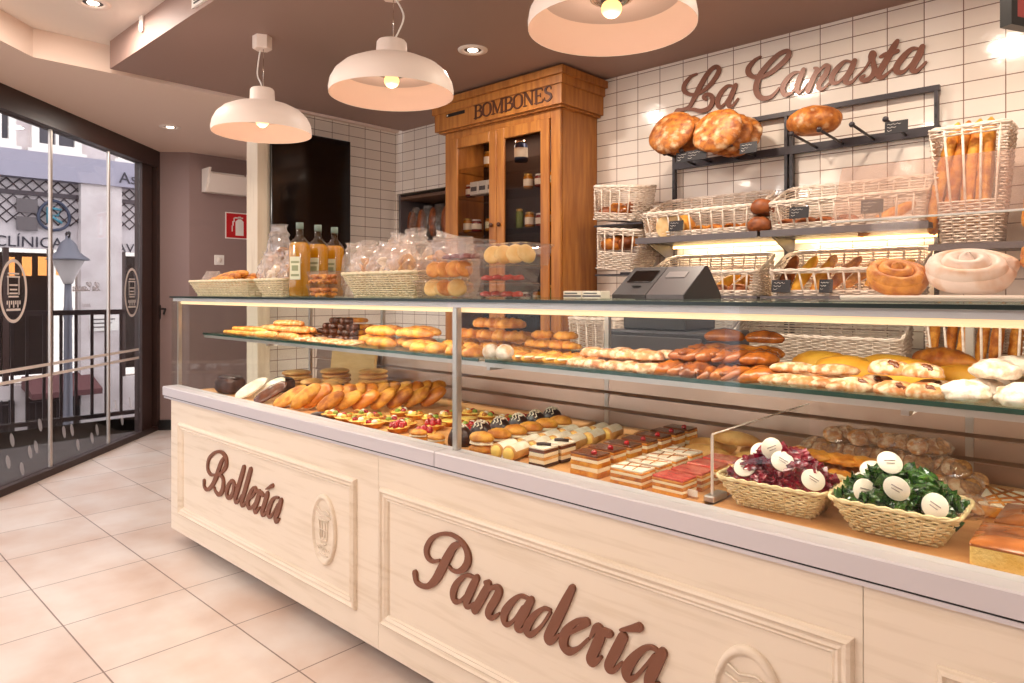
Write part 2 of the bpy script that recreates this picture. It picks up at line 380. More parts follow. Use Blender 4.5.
hd = MB(); hd.rbox(s_ - .015, s_ + .015, .05, .06, z_ - .07, z_ + .07, .003); hd.tube([(s_, .06, z_ + .03), (s_, .10, z_ + .03), (s_ + .03, .11, z_ + .03), (s_ + .06, .11, z_ - .02)], .010, 8)
hd.build('door_handle', BLACK, win)
hd = MB(); s_ -= .07; hd.rbox(s_ - .012, s_ + .012, .05, .06, z_ - .06, z_ + .06, .003); hd.tube([(s_, .06, z_ + .03), (s_, .10, z_ + .03), (s_ - .02, .11, z_ + .03), (s_ - .03, .11, z_ - .06)], .010, 8)
hd.build('door_handle', BLACK, win)
for pc, ph, py in ((13.5, 14.5, 291), (132, 7.5, 292.5)):
    a, zc = winp(pc, py); b = abs(winp(pc - ph, py)[0] - a); hh = (32 if pc < 50 else 24.5) * swin(pc)[1] / F_PX
    d = MB()
    n = 40
    for k in range(n):
        t0, t1 = 2 * PI * k / n, 2 * PI * (k + 1) / n; q = []
        for tt, s2 in ((t0, 1), (t1, 1), (t1, .84), (t0, .84)): q.append((a + b * s2 * math.cos(tt), .0005, zc + hh * (1 if s2 == 1 else .9) * math.sin(tt)))
        d.add(q, [(0, 1, 2, 3)], False)
    for zz, w2 in ((.52, .40), (.42, .46), (.16, .30), (.02, .26), (-.10, .30), (-.2, .36)): d.box(a - b * w2, a + b * w2, .0003, .0008, zc + hh * zz, zc + hh * (zz + .05))
    d.box(a - b * .42, a - b * .36, .0003, .0008, zc - hh * .12, zc + hh * .44); d.box(a + b * .36, a + b * .42, .0003, .0008, zc - hh * .12, zc + hh * .44)
    for k in range(7): d.box(a - b * (.5 - k * .15), a - b * (.42 - k * .15), .0003, .0008, zc - hh * (.42 + .1 * (k % 2)), zc - hh * .3)
    d.box(a - b * .5, a + b * .5, .0003, .0008, zc - hh * .62, zc - hh * .55)
    d.build('window_decal', FROST, win)
for z in (.805, .728):
    MB().box(sj + .02, SW - .1, .0002, .0007, z, z + .022).build('window_stripe', FROST, win)
HZ = glass('frosted_leaf_film', (235, 230, 228), .5, haze=.35, hazecol=(240, 230, 225))
for k, (a, b) in enumerate([(8, 462), (12, 440), (30, 452), (36, 447), (50, 470), (64, 432), (72, 430), (78, 445), (92, 438), (97, 430), (116, 405), (122, 420), (130, 402), (141, 412), (40, 425), (22, 470)]):
    s_, z_ = winp(a, b); z_ = max(z_, .12); d = MB()
    d.add([(s_ + .022 * math.cos(2 * PI * j / 12) + .012 * math.sin(2 * PI * j / 12), .0006, z_ + .05 * math.sin(2 * PI * j / 12)) for j in range(12)], [tuple(range(12))], False)
    d.build('leaf_decal', HZ, win)
# ---- wall uplighter, fire sign, thermostat on the mauve wall (plane X=-6.95)
def wallbox(name, label, cat, pxa, pya): y_, z_ = onX(pxa, pya, -6.955)[1:]; return thing(name, label, cat, (-6.955, y_, z_))
t = wallbox('wall_uplighter', 'cream open-topped wall lamp beside the fire extinguisher sign', 'wall lamp', 225, 185)
m = MB(); m.prism([(.012, -.10), (.09, -.10), (.19, .13), (.012, .13)], -.24, -.22, 'y').prism([(.012, -.10), (.09, -.10), (.19, .13), (.012, .13)], .22, .24, 'y')
m.prism([(.07, -.10), (.09, -.10), (.19, .07), (.18, .08)], -.22, .22, 'y').box(.012, .09, -.22, .22, -.10, -.085)
m.build('lamp_body', CREAM, t); lamp_up = (-6.82, t.location.y, t.location.z + .06); MB().box(0, .012, -.2, .2, -.10, .12).build('back_plate', WHITE, t)
MB().tube([(.08, -.15, -.02), (.08, .15, -.02)], .016, 8).build('lamp_tube', WHITE, t)
RED = M('sign_red', (192, 28, 34), .4)
t = wallbox('fire_extinguisher_sign', 'square red sign with a white fire extinguisher on the mauve wall', 'sign', 238, 226)
MB().rbox(0, .006, -.135, .135, -.135, .135, .001).build('sign_plate', WHITE, t)
MB().box(.006, .0075, -.125, .125, -.125, .125).build('sign_face', RED, t)
m = MB(); m.prism([(-.03, -.10), (.055, -.10), (.055, .045), (.03, .07), (0, .07), (-.03, .045)], .0075, .009, 'x').box(.0075, .009, .0, .028, .075, .095)
for a, b, c, d in ((-.04, .075, .05, .088), (-.05, .04, -.04, .08), (-.062, .0, -.05, .045), (-.07, -.06, -.06, .0)): m.box(.0075, .009, a, max(c, a + .01), b, d)
m.build('pictogram', WHITE, t)
t = wallbox('light_switch', 'small white square switch on the mauve wall above the baskets', 'switch', 219, 260)
MB().rbox(0, .010, -.05, .05, -.05, .05, .003).build('switch_plate', WHITE, t)
MB().lathe([(.0, .0), (.026, .0), (.024, .008), (0, .008)], 20, axis='x').xf(Matrix.Translation((.010, 0, 0))).build('dial', CREAM, t)
# ================================================================== STREET OUTSIDE
XF = -12.0
WH = M('white_render', (216, 206, 205), .85, col2=(200, 188, 188), scale=3); BLG = M('grey_blue_fascia', (158, 154, 170), .7)
STONE = M('pale_stone_paving', (66, 59, 58), .85, col2=(52, 46, 45), scale=6)  # paving colour darkened to stand in for shade from the building above
def fyz(px, py): q = onX(px, py, XF); return q[1], q[2]
sg = MB(); sg.box(-16, -8.3, -6, 10, -1.25, -1.2); struct(sg.build('street_ground', STONE))
struct(MB().box(-8.3, -7.42, -6, 10, -1.2, -.03).prism([(-7.42, 10), (-8.3, 10), (-8.3, -6), (-2.0, -6), (-2.62, -2.7), (-5.72, .94), (-7.35, 2.62), (-7.35, 10)], -.1, -.03, 'z').build('street_terrace', STONE))
bd = thing('shop_building', 'white building across the street with a clinic sign and lattice shutters', 'building', (XF, 3.2, -1.2))
def bpart(name, mb, mat, par=None):
    mb.xf(Matrix.Translation((-XF, -3.2, 1.2))); return mb.build(name, mat, par or bd)
ya, zb = fyz(0, 184)[0], fyz(60, 181)[1]; y82 = fyz(81, 0)[0]; y122 = fyz(122, 0)[0]; yJ = 4.6
ztop = fyz(60, 155)[1]
bpart('wall', MB().box(XF - .4, XF - .25, -6, 10, ztop, 7).box(XF - .3, XF, y82, y122, -1.2, zb).box(XF - .4, XF - .1, -6, 10, -1.2, .0).box(XF - .3, XF, 5.2, 10, -1.2, zb), WH)
bpart('fascia_band', MB().box(XF - .4, XF + .06, -6, 10, zb, ztop), BLG)
WPA = M('dark_window_pane', (80, 80, 88), .5, spec=.2); 
for a, b in ((-14, 19), (35, 85), (122, 150)):
    y0_, z0_ = fyz(a, 152); y1_, z1_ = fyz(b, 100); z0_ = ztop + .08; z1_ = z0_ + 1.5
    f = MB(); f.box(XF - .249, XF - .16, y0_, y0_ + .09, z0_ + .09, z1_ - .09).box(XF - .249, XF - .16, y1_ - .09, y1_, z0_ + .09, z1_ - .09).box(XF - .249, XF - .16, y0_, y1_, z0_, z0_ + .09).box(XF - .249, XF - .16, y0_, y1_, z1_ - .09, z1_).box(XF - .23, XF - .17, (y0_ + y1_) / 2 - .02, (y0_ + y1_) / 2 + .02, z0_ + .09, z1_ - .09).box(XF - .249, XF - .12, y0_ - .06, y1_ + .06, z0_ - .06, z0_ - .002)
    fo = bpart('window', f, WHITE); bpart('pane', MB().box(XF - .245, XF - .235, y0_ + .05, y1_ - .05, z0_ + .05, z1_ - .05), WPA, fo)
# clinic shopfront: lattice shutter, sign board, glazing with lit interior
LAT = M('shutter_lattice', (70, 60, 66), .6); SIGNB = M('clinic_sign_board', (205, 196, 198), .6); LET = M('clinic_lettering', (44, 42, 56), .5)
zs0 = fyz(60, 249)[1]
for (y0_, y1_) in ((-6, y82), (y122, 5.2)):
    bpart('sign_board', MB().box(XF - .22, XF - .16, y0_, y1_, zs0, zb), SIGNB)
    l = MB(); st = .16; k = 0; zA = zs0 + .36
    z_ = zA; H2 = zb - zA
    yy = max(y0_, 1.2)
    while yy < y1_ + H2:
        for sgn in (1, -1):
            a0, a1 = (yy - H2, yy) if sgn > 0 else (yy, yy - H2)
            lo_, hi_ = max(min(a0, a1), y0_), min(max(a0, a1), y1_)
            if hi_ - lo_ > .02:
                def zz(y): return zA + (y - a0) / (a1 - a0) * H2
                l.tube([(XF - .13, lo_, zz(lo_)), (XF - .13, hi_, zz(hi_))], .009, 4)
        yy += st
    l.box(XF - .15, XF - .11, max(y0_, 1.2), y1_, zs0 + .78, zs0 + .84)
    bpart('shutter_lattice', l, LAT)
    ins = MB().box(XF - 1.6, XF - 1.5, y0_, y1_, 0, zs0); bpart('shop_interior', ins, DARKIN)
    for yy in [y0_ + .02 + .55 * i for i in range(int((y1_ - y0_) / .55) + 1)]: bpart('mullion', MB().box(XF - .2, XF - .12, yy, yy + .07, 0, zs0), BROWNF)
    bpart('shop_glazing', MB().box(XF - .18, XF - .17, y0_, y1_, 0, zs0), CABG)
WARMW = M('lit_shop_lamp', (255, 190, 120), .5, emit=((255, 176, 100), 2.2))
for a, b in ((4, 14), (22, 31), (38, 48), (56, 60)):
    y0_, z0_ = onX(a, 292, XF - 1.2)[1:]; y1_, z1_ = onX(b, 254, XF - 1.2)[1:]; bpart('lit_lamp', MB().box(XF - 1.2, XF - 1.15, y0_, y1_, z1_ - .35, z1_ - .05), WARMW)
def facetext(s, pxc, pyb, size, name='lettering', mat=LET, dx=.02):
    y_, z_ = fyz(pxc, pyb); tm = text_mb(s, size, .004); tm.xf(Matrix.Translation((XF + dx, y_, z_)) @ Matrix.Rotation(PI / 2, 4, 'Z')); bpart(name, tm, mat)
facetext('CLÍNICA', 32, 246.5, .222, dx=-.15); facetext('AV', 129, 252, .20, dx=-.15); facetext('As', 126.5, 184, .25, dx=.07)
y_, z_ = fyz(56, 215); m = MB(); m.tube([(XF - .10, y_ + .20 * math.cos(a) * (1 - .15 * math.sin(a)), z_ + .22 * math.sin(a)) for a in [2 * PI * i / 20 for i in range(20)]], .022, 6, closed=True); bpart('tooth_emblem', m, M('emblem_navy', (50, 60, 84), .5))
m = MB(); m.tube([(XF - .10, y_ - .07, z_ + .12), (XF - .10, y_ - .07, z_ - .12)], .03, 6).tube([(XF - .10, y_ - .07, z_ + .11), (XF - .10, y_ + .09, z_ + .09), (XF - .10, y_ + .05, z_), (XF - .10, y_ - .05, z_), (XF - .10, y_ + .10, z_ - .11)], .022, 6); bpart('emblem_stroke', m, M('emblem_teal', (70, 140, 160), .5))
for py in (205, 223):
    y_, z_ = fyz(29, py); bpart('grey_square', MB().box(XF - .12, XF - .10, y_ - .13, y_ + .13, z_ - .1, z_ + .1), LGREY)
# basement level: barred windows and dark awning
for a, b in ((-14, 16), (29, 92)):
    y0_ = fyz(a, 400)[0]; y1_ = fyz(b, 400)[0]; f = bpart('basement_window', MB().box(XF - .12, XF - .08, y0_, y1_, -.95, -.22), DARKIN)
    g = MB(); n = int((y1_ - y0_) / .09)
    for k in range(n + 1): g.box(XF - .07, XF - .05, y0_ + k * .09, y0_ + k * .09 + .02, -.98, -.2)
    for z in (-.9, -.58, -.28): g.box(XF - .08, XF - .04, y0_, y1_, z, z + .02)
    bpart('window_bars', g, CHARC, f)
aw = MB(); a0, a1 = fyz(23, 0)[0], fyz(92, 0)[0]; aw.prism([(XF - .1, .12), (XF + .5, -.08), (XF + .5, -.16), (XF - .1, -.05)], a0, a1, 'y'); bpart('awning', aw, M('dark_red_awning', (96, 56, 58), .7))
y_, z_ = fyz(104, 323); nb = bpart('notice_plate', MB().box(XF, XF + .02, y_ - .20, y_ + .20, z_ - .12, z_ + .12), WHITE); nl = MB()
for q in range(3): nl.box(XF + .021, XF + .024, y_ - .15, y_ + .15 - .05 * q, z_ + .05 - .06 * q, z_ + .07 - .06 * q)
bpart('notice_print', nl, LGREY, nb)
# railing
rl = thing('street_railing', 'black metal railing on the terrace outside the shop window', 'railing', (-7.9, 1.0, -.03))
RB = M('black_railing_paint', (34, 24, 26), .45)
MB().box(-.03, .03, -5, 3.2, 1.15, 1.20).build('handrail', RB, rl); MB().box(-.02, .02, -5, 3.2, .10, .14).build('bottom_rail', RB, rl)
ys = [onX(q, 350, -7.9)[1] - 1.0 for q in (-14, 12, 27, 44, 61, 76, 92, 106, 121)]
ys += [ys[0] - .17 * k for k in range(1, 20)] + [ys[-1] + .19 * k for k in range(1, 9)]
for y_ in ys: MB().box(-.012, .012, y_ - .012, y_ + .012, .12 if round(y_ * 100) % 7 else 0, 1.16).build('baluster', RB, rl)
# street lamp
LPX = -10.4
_, ly, lz = onX(68, 262, LPX)
lt = thing('street_lamp', 'grey street lamp with a bell-shaped glass lantern outside the window', 'street lamp', (LPX, ly, -1.2))
k = onX(68, 0, LPX)[0] / ray(68)[0] / F_PX
def LZ(py): return H_EYE + k * (HOR - py) + 1.2
LG = M('lamp_grey_paint', (104, 104, 114), .4, .3)
MB().lathe([(.10, 0), (.10, .5), (.06, .6), (.045, LZ(320)), (.06, LZ(312)), (.045, LZ(306)), (.04, LZ(284))], 16).build('pole', LG, lt)
MB().lathe([(.05, LZ(284)), (.07, LZ(280)), (.175, LZ(262)), (.19, LZ(260))], 20).build('lantern_glass', M('lantern_glass', (214, 206, 204), .3), lt)
MB().lathe([(.255, LZ(260)), (.23, LZ(258)), (.13, LZ(252)), (.09, LZ(243)), (.03, LZ(239)), (.03, LZ(236))], 20).build('lamp_hood', LG, lt)
sc_ = MB()
for s in (-1, 1): sc_.tube([(s * .01, 0, LZ(238)), (s * .07, 0, LZ(236)), (s * .09, 0, LZ(233)), (s * .05, 0, LZ(232)), (s * .04, 0, LZ(234.5))], .012, 6)
sc_.build('scroll', RB, lt)
# ================================================================== PENDANTS AND DOWNLIGHTS
def lamp(kind, name, loc, power, size=.1, col=(1, .86, .72), rot=(0, 0, 0), sy=None, spread=None):
    l = bpy.data.lights.new(name, kind); l.energy = power; l.color = col
    if kind == 'AREA':
        l.size = size; l.shape = 'DISK'
        if sy: l.shape = 'RECTANGLE'; l.size_y = sy
        if spread: l.spread = math.radians(spread)
    else: l.shadow_soft_size = size
    o = bpy.data.objects.new(name, l); COL.objects.link(o); o.location = loc; o.rotation_euler = rot; return o
PEND = [(-3.52, 1.80, 2.20, 'white dome pendant lamp hanging in front of the black screen'),
        (-2.49, 1.88, 2.222, 'white dome pendant lamp hanging beside the oak sweets cabinet'),
        (-1.31, 1.876, 2.212, 'white dome pendant lamp hanging in front of the wall lettering')]
for (x, y, z, lab) in PEND:
    t = thing('pendant_lamp', lab, 'lamp', (x, y, z), 0, 'pendant lamps over the counter')
    prof = [(.273, 0), (.274, .02), (.268, .055), (.248, .092), (.212, .124), (.165, .146), (.115, .158), (.076, .164), (.070, .172), (.066, .232), (.060, .240)]
    sh = MB().lathe(prof, 48, capb=False).build('shade', WHITEG, t)
    MB().lathe([(.2725, .001), (.269, .02), (.262, .052), (.242, .086), (.225, .100)], 48, capb=False, capt=False).build('shade_lining', SHADEIN, sh)
    MB().lathe([(.228, .098), (.226, .101), (.10, .104), (.05, .106)], 48, capb=False).build('inner_plate', M('grey_inner_plate', (186, 156, 142), .45), sh)
    MB().lathe([(.06, .103), (.068, .100), (.070, .094), (.056, .090), (.050, .098)], 24, capb=False, capt=False).build('reflector_ring', CHROME, t)
    MB().lathe([(.040, .104), (.034, .088), (.030, .084)], 16).build('socket', CHARC, t)
    MB().ball(lambda d: Vector((d.x * .034, d.y * .034, .064 + d.z * .030)), 16, 10).build('bulb', BULB, t)
    hz = ZC - z
    MB().lathe([(.045, hz - .07), (.05, hz - .066), (.05, hz)], 6, capb=True, smooth=False).build('ceiling_rose', WHITEG, t)
    MB().tube([(.012, 0, .238), (.012, 0, hz - .06)], .0022, 6).build('suspension_wire', CHROME, t)
    MB().tube(catmull([(-.01, 0, .238), (-.012, 0, .27), (-.055, .0, .33), (-.035, .0, .42), (-.015, 0, hz - .06)] if x < -3 else [(.01, 0, .238), (.05, .0, .27), (.085, .0, .33), (.03, .0, .42), (.015, 0, hz - .06)], 6), .0042, 6).build('cord', WHITE, t)
    if x < -3:
        for c_ in t.children:
            if c_.name.startswith(('shade', 'reflector')): c_.scale = (.935, .935, 1)
    lamp('POINT', 'pendant_light', (x, y, z + .02), 1.7, .034)
for (x, y, z, lab) in ((-2.84, 2.71, ZC, 'round recessed downlight in the taupe ceiling beside the sweets cabinet'), (-4.15, 1.17, ZH, 'round recessed downlight in the white upper ceiling near the vent'),
                       (-6.0, 2.26, ZC, 'round recessed downlight in the soffit above the glazed shop front')):
    t = thing('downlight', lab, 'ceiling light', (x, y, z), 0, None)
    MB().lathe([(.085, 0), (.083, -.006), (.055, -.008), (.05, -.004), (.05, 0)], 28, capb=False, capt=False).build('trim_ring', WHITEG, t)
    MB().lathe([(.0, -.002), (.048, -.002)], 24, capb=False, capt=False).build('reflector_bowl', CHARC, t)
    MB().lathe([(0, -.006), (.026, -.006), (.03, -.002)], 20, capb=False, capt=False).build('lens', DOWNE, t)
    lamp('AREA', 'downlight_beam', (x, y, z - .02), 10, .08, (1, .88, .78))
# ================================================================== DISPLAY COUNTER
YF, XE, XR = 1.467, -3.93, 1.6        # front plane, window end, far end
ct = thing('display_counter', 'long cream panelled bakery counter with glass display case and raised brown lettering', 'display counter', (-1.2, YF, 0))
def cp(name, mb, mat, par=None, label=None):
    mb.xf(Matrix.Translation((1.2, -YF, 0))); o = mb.build(name, mat, par or ct)
    if label: o['label'] = label
    return o
cp('toe_kick', MB().box(XE + .10, XR, YF + .10, 2.40, 0, .085), BLACK)
LOG = [(0, 1)]
def moulding(x0, x1, z0, z1):
    m = MB(); w_ = .044
    prof = [(0, 0), (0, .004), (.004, .014), (.011, .018), (.016, .011), (.022, .009), (.028, .013), (.036, .006), (.040, .008), (w_, .002), (w_, 0)]
    rings = []
    for (u, d) in prof: rings.append([(x0 + u, YF - d, z0 + u), (x1 - u, YF - d, z0 + u), (x1 - u, YF - d, z1 - u), (x0 + u, YF - d, z1 - u)])
    vs = [q for r_ in rings for q in r_]; fs = [(i * 4 + j, i * 4 + (j + 1) % 4, (i + 1) * 4 + (j + 1) % 4, (i + 1) * 4 + j) for i in range(len(rings) - 1) for j in range(4)]
    return m.add(vs, fs, False)
def medallion(xc, zc, par):
    a, b = .083, .137; m = MB(); n = 56
    prof = [(1.0, 0), (1.0, .008), (.95, .0145), (.88, .0145), (.84, .006), (.8, .005), (0.0, .005)]
    vs = [(xc + a * s * math.cos(2 * PI * j / n), YF - d, zc + b * s * math.sin(2 * PI * j / n)) for s, d in prof for j in range(n)]
    m.add(vs, [(i * n + j, i * n + (j + 1) % n, (i + 1) * n + (j + 1) % n, (i + 1) * n + j) for i in range(len(prof) - 1) for j in range(n)], True)
    o = cp('medallion', m, LIMED, par, None)
    r = MB(); y = YF - .0085
    def tb(P, r_=.0022): r.tube([(xc + px_, y, zc + pz_) for px_, pz_ in P], r_, 6)
    tb([(-.030, .035), (-.026, -.025), (-.02, -.04), (.02, -.04), (.026, -.025), (.030, .035)]); tb([(-.034, .038), (.034, .038)], .004); tb([(-.012, .03), (-.010, -.03)]); tb([(.012, .03), (.010, -.03)]); tb([(-.028, .0), (.028, .0)])
    tb([(-.05, .062), (-.02, .05), (.01, .06), (.05, .05)], .0034); tb([(-.045, .085), (-.02, .070), (.02, .078), (.045, .066)], .003)
    tb([(-.02, -.052), (0, -.06), (.02, -.052)], .003)
    tb([(-.042, -.068), (-.036, -.078), (-.03, -.066), (-.024, -.08), (-.016, -.07), (-.008, -.08), (0, -.07), (.008, -.082), (.016, -.072), (.024, -.084), (.034, -.074), (.042, -.084)], .0022)
    tb([(-.03, -.092), (.03, -.098)], .0026)
    cp('relief', r, LIMED, o)
    return o
def letters(data, size, ox, oy, sc_, plane, mmw, par, mat, depth, name='letter', post=None):
    """data: list of letters, each a list of strokes of traced (x, y, width) points of a zoomed view, carried onto the plane Y=plane"""
    outs = []
    for li, L_ in enumerate(data):
        m = MB()
        for si, S in enumerate(L_):
            pts = []
            for q in S:
                X, _, Z = onY(ox + q[0] / sc_, oy + q[1] / sc_, plane); pts.append((X, Z, q[2] * mmw / 1000.0))
            e = .0004 * (si + li % 3)
            stroke(m, pts, plane - depth - e, plane)
        if post: post(m)
        outs.append((name, m, mat))
    return outs
BOLL = [
 [[(155, 95, 20), (140, 125, 34), (118, 190, 38), (95, 238, 30), (70, 260, 22), (54, 244, 22), (53, 214, 28)], [(112, 182, 14), (88, 180, 20), (72, 150, 26), (78, 100, 24), (108, 66, 18), (142, 62, 20), (168, 92, 30), (168, 135, 32), (148, 168, 18), (128, 180, 12)], [(128, 180, 12), (148, 192, 24), (155, 225, 34), (148, 268, 34), (130, 286, 24), (113, 268, 16), (108, 250, 14)]],
 [[(198, 210, 16), (178, 245, 32), (172, 285, 32), (186, 303, 24), (205, 275, 28), (210, 228, 28), (198, 210, 16)], [(205, 215, 12), (222, 240, 10), (240, 232, 8)]],
 [[(263, 143, 32), (250, 190, 36), (233, 250, 36), (218, 305, 34), (224, 326, 24), (240, 308, 12), (252, 285, 8)]],
 [[(298, 154, 32), (284, 205, 36), (266, 270, 36), (250, 325, 34), (257, 342, 24), (275, 322, 12), (290, 300, 8)]],
 [[(288, 310, 10), (308, 292, 16), (325, 262, 20), (317, 248, 18), (298, 275, 28), (282, 322, 34), (290, 355, 26), (310, 345, 14), (330, 312, 10)]],
 [[(330, 268, 18), (346, 272, 28), (335, 310, 34), (320, 355, 32), (324, 378, 22), (345, 352, 10)], [(340, 268, 18), (355, 278, 24), (366, 290, 20)]],
 [[(386, 282, 32), (372, 330, 34), (358, 375, 32), (363, 393, 22), (380, 376, 12)], [(380, 256, 8), (397, 248, 18), (413, 238, 24)]],
 [[(443, 302, 14), (422, 303, 18), (402, 335, 30), (390, 380, 34), (400, 402, 22), (420, 375, 12), (440, 335, 10)], [(458, 316, 30), (446, 360, 36), (430, 405, 34), (434, 427, 24), (448, 412, 10)]],
]
PANA = [
 [[(288, 138, 20), (258, 148, 34), (222, 208, 44), (185, 280, 46), (150, 340, 40), (110, 373, 26), (70, 370, 22), (42, 345, 26), (36, 302, 34)], [(172, 228, 14), (135, 232, 18), (107, 205, 28), (102, 160, 30), (130, 105, 22), (180, 78, 16), (240, 80, 16), (295, 115, 20), (330, 170, 30), (338, 225, 36), (318, 270, 32), (280, 290, 20), (248, 282, 14), (232, 264, 14)]],
 [[(372, 325, 14), (340, 312, 16), (308, 322, 20), (270, 365, 30), (253, 415, 36), (262, 455, 28), (290, 460, 18), (325, 425, 12), (358, 375, 12)], [(388, 326, 30), (362, 380, 38), (336, 440, 38), (327, 478, 30), (345, 490, 20), (370, 470, 12)]],
 [[(438, 353, 20), (456, 362, 30), (430, 415, 38), (402, 465, 38), (376, 508, 38)], [(405, 462, 10), (450, 398, 16), (490, 378, 22), (515, 395, 34), (500, 440, 36), (465, 500, 36), (455, 535, 32), (480, 552, 22), (512, 530, 12)]],
 [[(680, 445, 14), (645, 430, 16), (615, 438, 20), (575, 478, 30), (545, 528, 36), (545, 575, 30), (568, 590, 20), (605, 558, 12), (650, 490, 12)], [(697, 452, 30), (668, 508, 38), (638, 565, 38), (618, 608, 32), (640, 624, 20), (668, 608, 12)]],
]
PANB = [   # from the view (540,560)-(800,683)
 [[(45, 195, 10), (15, 190, 14), (-25, 225, 24), (-48, 270, 30), (-30, 290, 22), (10, 258, 12), (45, 205, 10)], [(132, 108, 24), (98, 178, 34), (60, 255, 36), (36, 305, 32), (50, 318, 20), (78, 292, 10)]],
 [[(95, 300, 10), (150, 270, 14), (190, 245, 22), (178, 236, 20), (140, 245, 20), (105, 285, 32), (98, 330, 34), (120, 356, 26), (155, 345, 14), (195, 308, 10)]],
 [[(205, 300, 10), (228, 262, 24), (245, 285, 32), (225, 340, 34), (205, 388, 32), (217, 402, 22), (245, 380, 10)], [(232, 268, 18), (262, 282, 26), (280, 288, 24)]],
 [[(332, 300, 32), (308, 348, 34), (280, 402, 32), (277, 425, 28), (298, 430, 16), (325, 402, 10)], [(322, 272, 8), (360, 267, 18), (395, 262, 28)]],
 [[(462, 350, 12), (440, 340, 14), (408, 350, 20), (368, 390, 30), (346, 430, 34), (352, 462, 26), (382, 456, 14), (425, 408, 10), (455, 370, 10)], [(487, 362, 30), (457, 420, 36), (436, 470, 34), (440, 497, 26), (470, 485, 12)]],
]
MODS = [(XE, -2.0208, -3.76, -2.15), (-2.0192, -.4278, -2.0, -.43 - .0), (-.4262, XR, -.30, 1.2)]
for i, (a, b, c, d) in enumerate(MODS):
    m = MB()
    if i == 0:
        arc = [(XE + .06 - .06 * math.cos(q), YF + .06 - .06 * math.sin(q)) for q in [PI / 2 * k / 6 for k in range(7)]]
        m.prism([(b, YF)] + arc[::-1] + [(XE, 2.42), (b, 2.42)], .085, .79, 'z')
    else: m.box(a, b, YF, 2.42, .085, .79)
    fp = cp('front_panel', m, LIMED if i != 9 else LIMEDV)
    cp('moulding', moulding(c, min(d, b - .015) if i == 1 else d, .185, .665), LIMED, fp)
    if i == 0:
        medallion(-2.365, .43, fp)
        for nme, mb_, mt_ in letters(BOLL, 0, 195, 440, 5.253, YF, .78, fp, BROWNL, .008): cp(nme, mb_, mt_, fp, 'brown raised script letter')
    if i == 1:
        medallion(-.66, .437, fp)
        for nme, mb_, mt_ in letters(PANA, 0, 410, 520, 5.693, YF, .72, fp, BROWNL, .008): cp(nme, mb_, mt_, fp, 'brown raised script letter')
        for nme, mb_, mt_ in letters(PANB, 0, 540, 560, 3.938, YF, .84, fp, BROWNL, .008): cp(nme, mb_, mt_, fp, 'brown raised script letter')
XJ = -1.663
for a, b in ((XE - .03, XJ - .04), (XJ - .037, XR)):
    cp('metal_ledge', MB().prism([(1.452, .7905), (1.452, .834), (1.456, .838), (1.535, .840), (1.535, .80), (1.48, .786)], a, b, 'x'), LEDGE)
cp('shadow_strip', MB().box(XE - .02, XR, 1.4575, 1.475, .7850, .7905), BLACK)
cp('lower_lip', MB().box(XE - .02, XR, 1.4555, 1.475, .776, .785), LEDGE)
cp('display_deck', MB().box(XE, XR, 1.535, 2.36, .775, .800), LOUV)
bx = [XE + .06, -3.2, -2.45, -1.70, -1.63, -1.18, -.845, -.828, -.24, .3, .9]
for a, b in zip(bx[:-1], bx[1:]):
    if b - a > .1: cp('deck_board', MB().rbox(a + .004, b - .004, 1.575, 2.33, .8005, .8145, .003), BOARD)
cp('glass_shelf', MB().box(XE + .07, -1.68, 1.63, 2.20, 1.118, 1.126).box(-1.645, XR, 1.63, 2.20, 1.118, 1.126), GTOP)
cp('shelf_edge', MB().box(XE + .07, -1.68, 1.626, 1.6299, 1.1155, 1.1262).box(-1.645, XR, 1.626, 1.6299, 1.1155, 1.1262), GLASSG)
cp('shelf_channel', MB().box(XE + .07, XR, 1.634, 1.652, 1.100, 1.1175), ALU)
br = MB()
cp('counter_top_glass', MB().box(XE - .05, XR, 1.50, 2.36, 1.318, 1.327), GTOP)
cp('counter_top_edge', MB().box(XE - .05, XR, 1.4955, 1.4999, 1.318, 1.327), M('dark_green_glass_edge', (14, 34, 32), .3))
cp('top_rail', MB().box(XE - .03, XR, 1.507, 1.532, 1.300, 1.3175).box(XE - .03, XR, 2.30, 2.33, 1.290, 1.3175), LEDGE)
cp('counter_top_liner', MB().box(XE - .02, XR, 1.60, 2.30, 1.3135, 1.3175), STEEL)
cp('light_diffuser', MB().rbox(XE + .0, XR, 1.534, 1.562, 1.284, 1.300, .005), LED)
cp('light_housing', MB().box(XE, XR, 1.534, 1.60, 1.3005, 1.3135), ALU)
for a, b in ((XE - .03, XJ - .03), (XJ - .01, XR)): cp('front_glass', MB().box(a, b, 1.497, 1.503, .8400, 1.3175), GLASS)
cp('end_glass', MB().box(XE - .03, XE - .024, 1.504, 2.34, .80, 1.3175), GLASS)
for y in (1.535, 2.34): cp('corner_post', MB().box(XE - .022, XE - .004, y - .009, y + .009, .80, 1.30), ALU)
for x in (XJ, .62): cp('glass_post', MB().rbox(x - .012, x + .012, 1.505, 1.528, .8405, 1.30, .003), ALU)
for x in (XJ, -3.2, -.4, .62):
    for y in (1.66, 2.17): pass
    cp('shelf_bracket', MB().box(x - .008, x + .008, 1.66, 2.36, 1.085, 1.117).box(x - .01, x + .01, 2.345, 2.365, .80, 1.30), ALU)
lv = MB(); z = .80
while z < 1.04:
    lv.prism([(2.335, z), (2.345, z + .010), (2.35, z + .062), (2.365, z + .062), (2.365, z)], XE + .05, XR, 'x'); z += .068
cp('rear_louvre', lv, LOUV)
cp('divider_glass', MB().box(-.840, -.834, 1.645, 2.31, .816, .985), GLASS)
cp('divider_edge', MB().box(-.8405, -.8335, 1.642, 1.6449, .816, .985).box(-.8405, -.8335, 1.645, 2.31, .9852, .987), M('frosted_glass_edge', (214, 196, 184), .3))
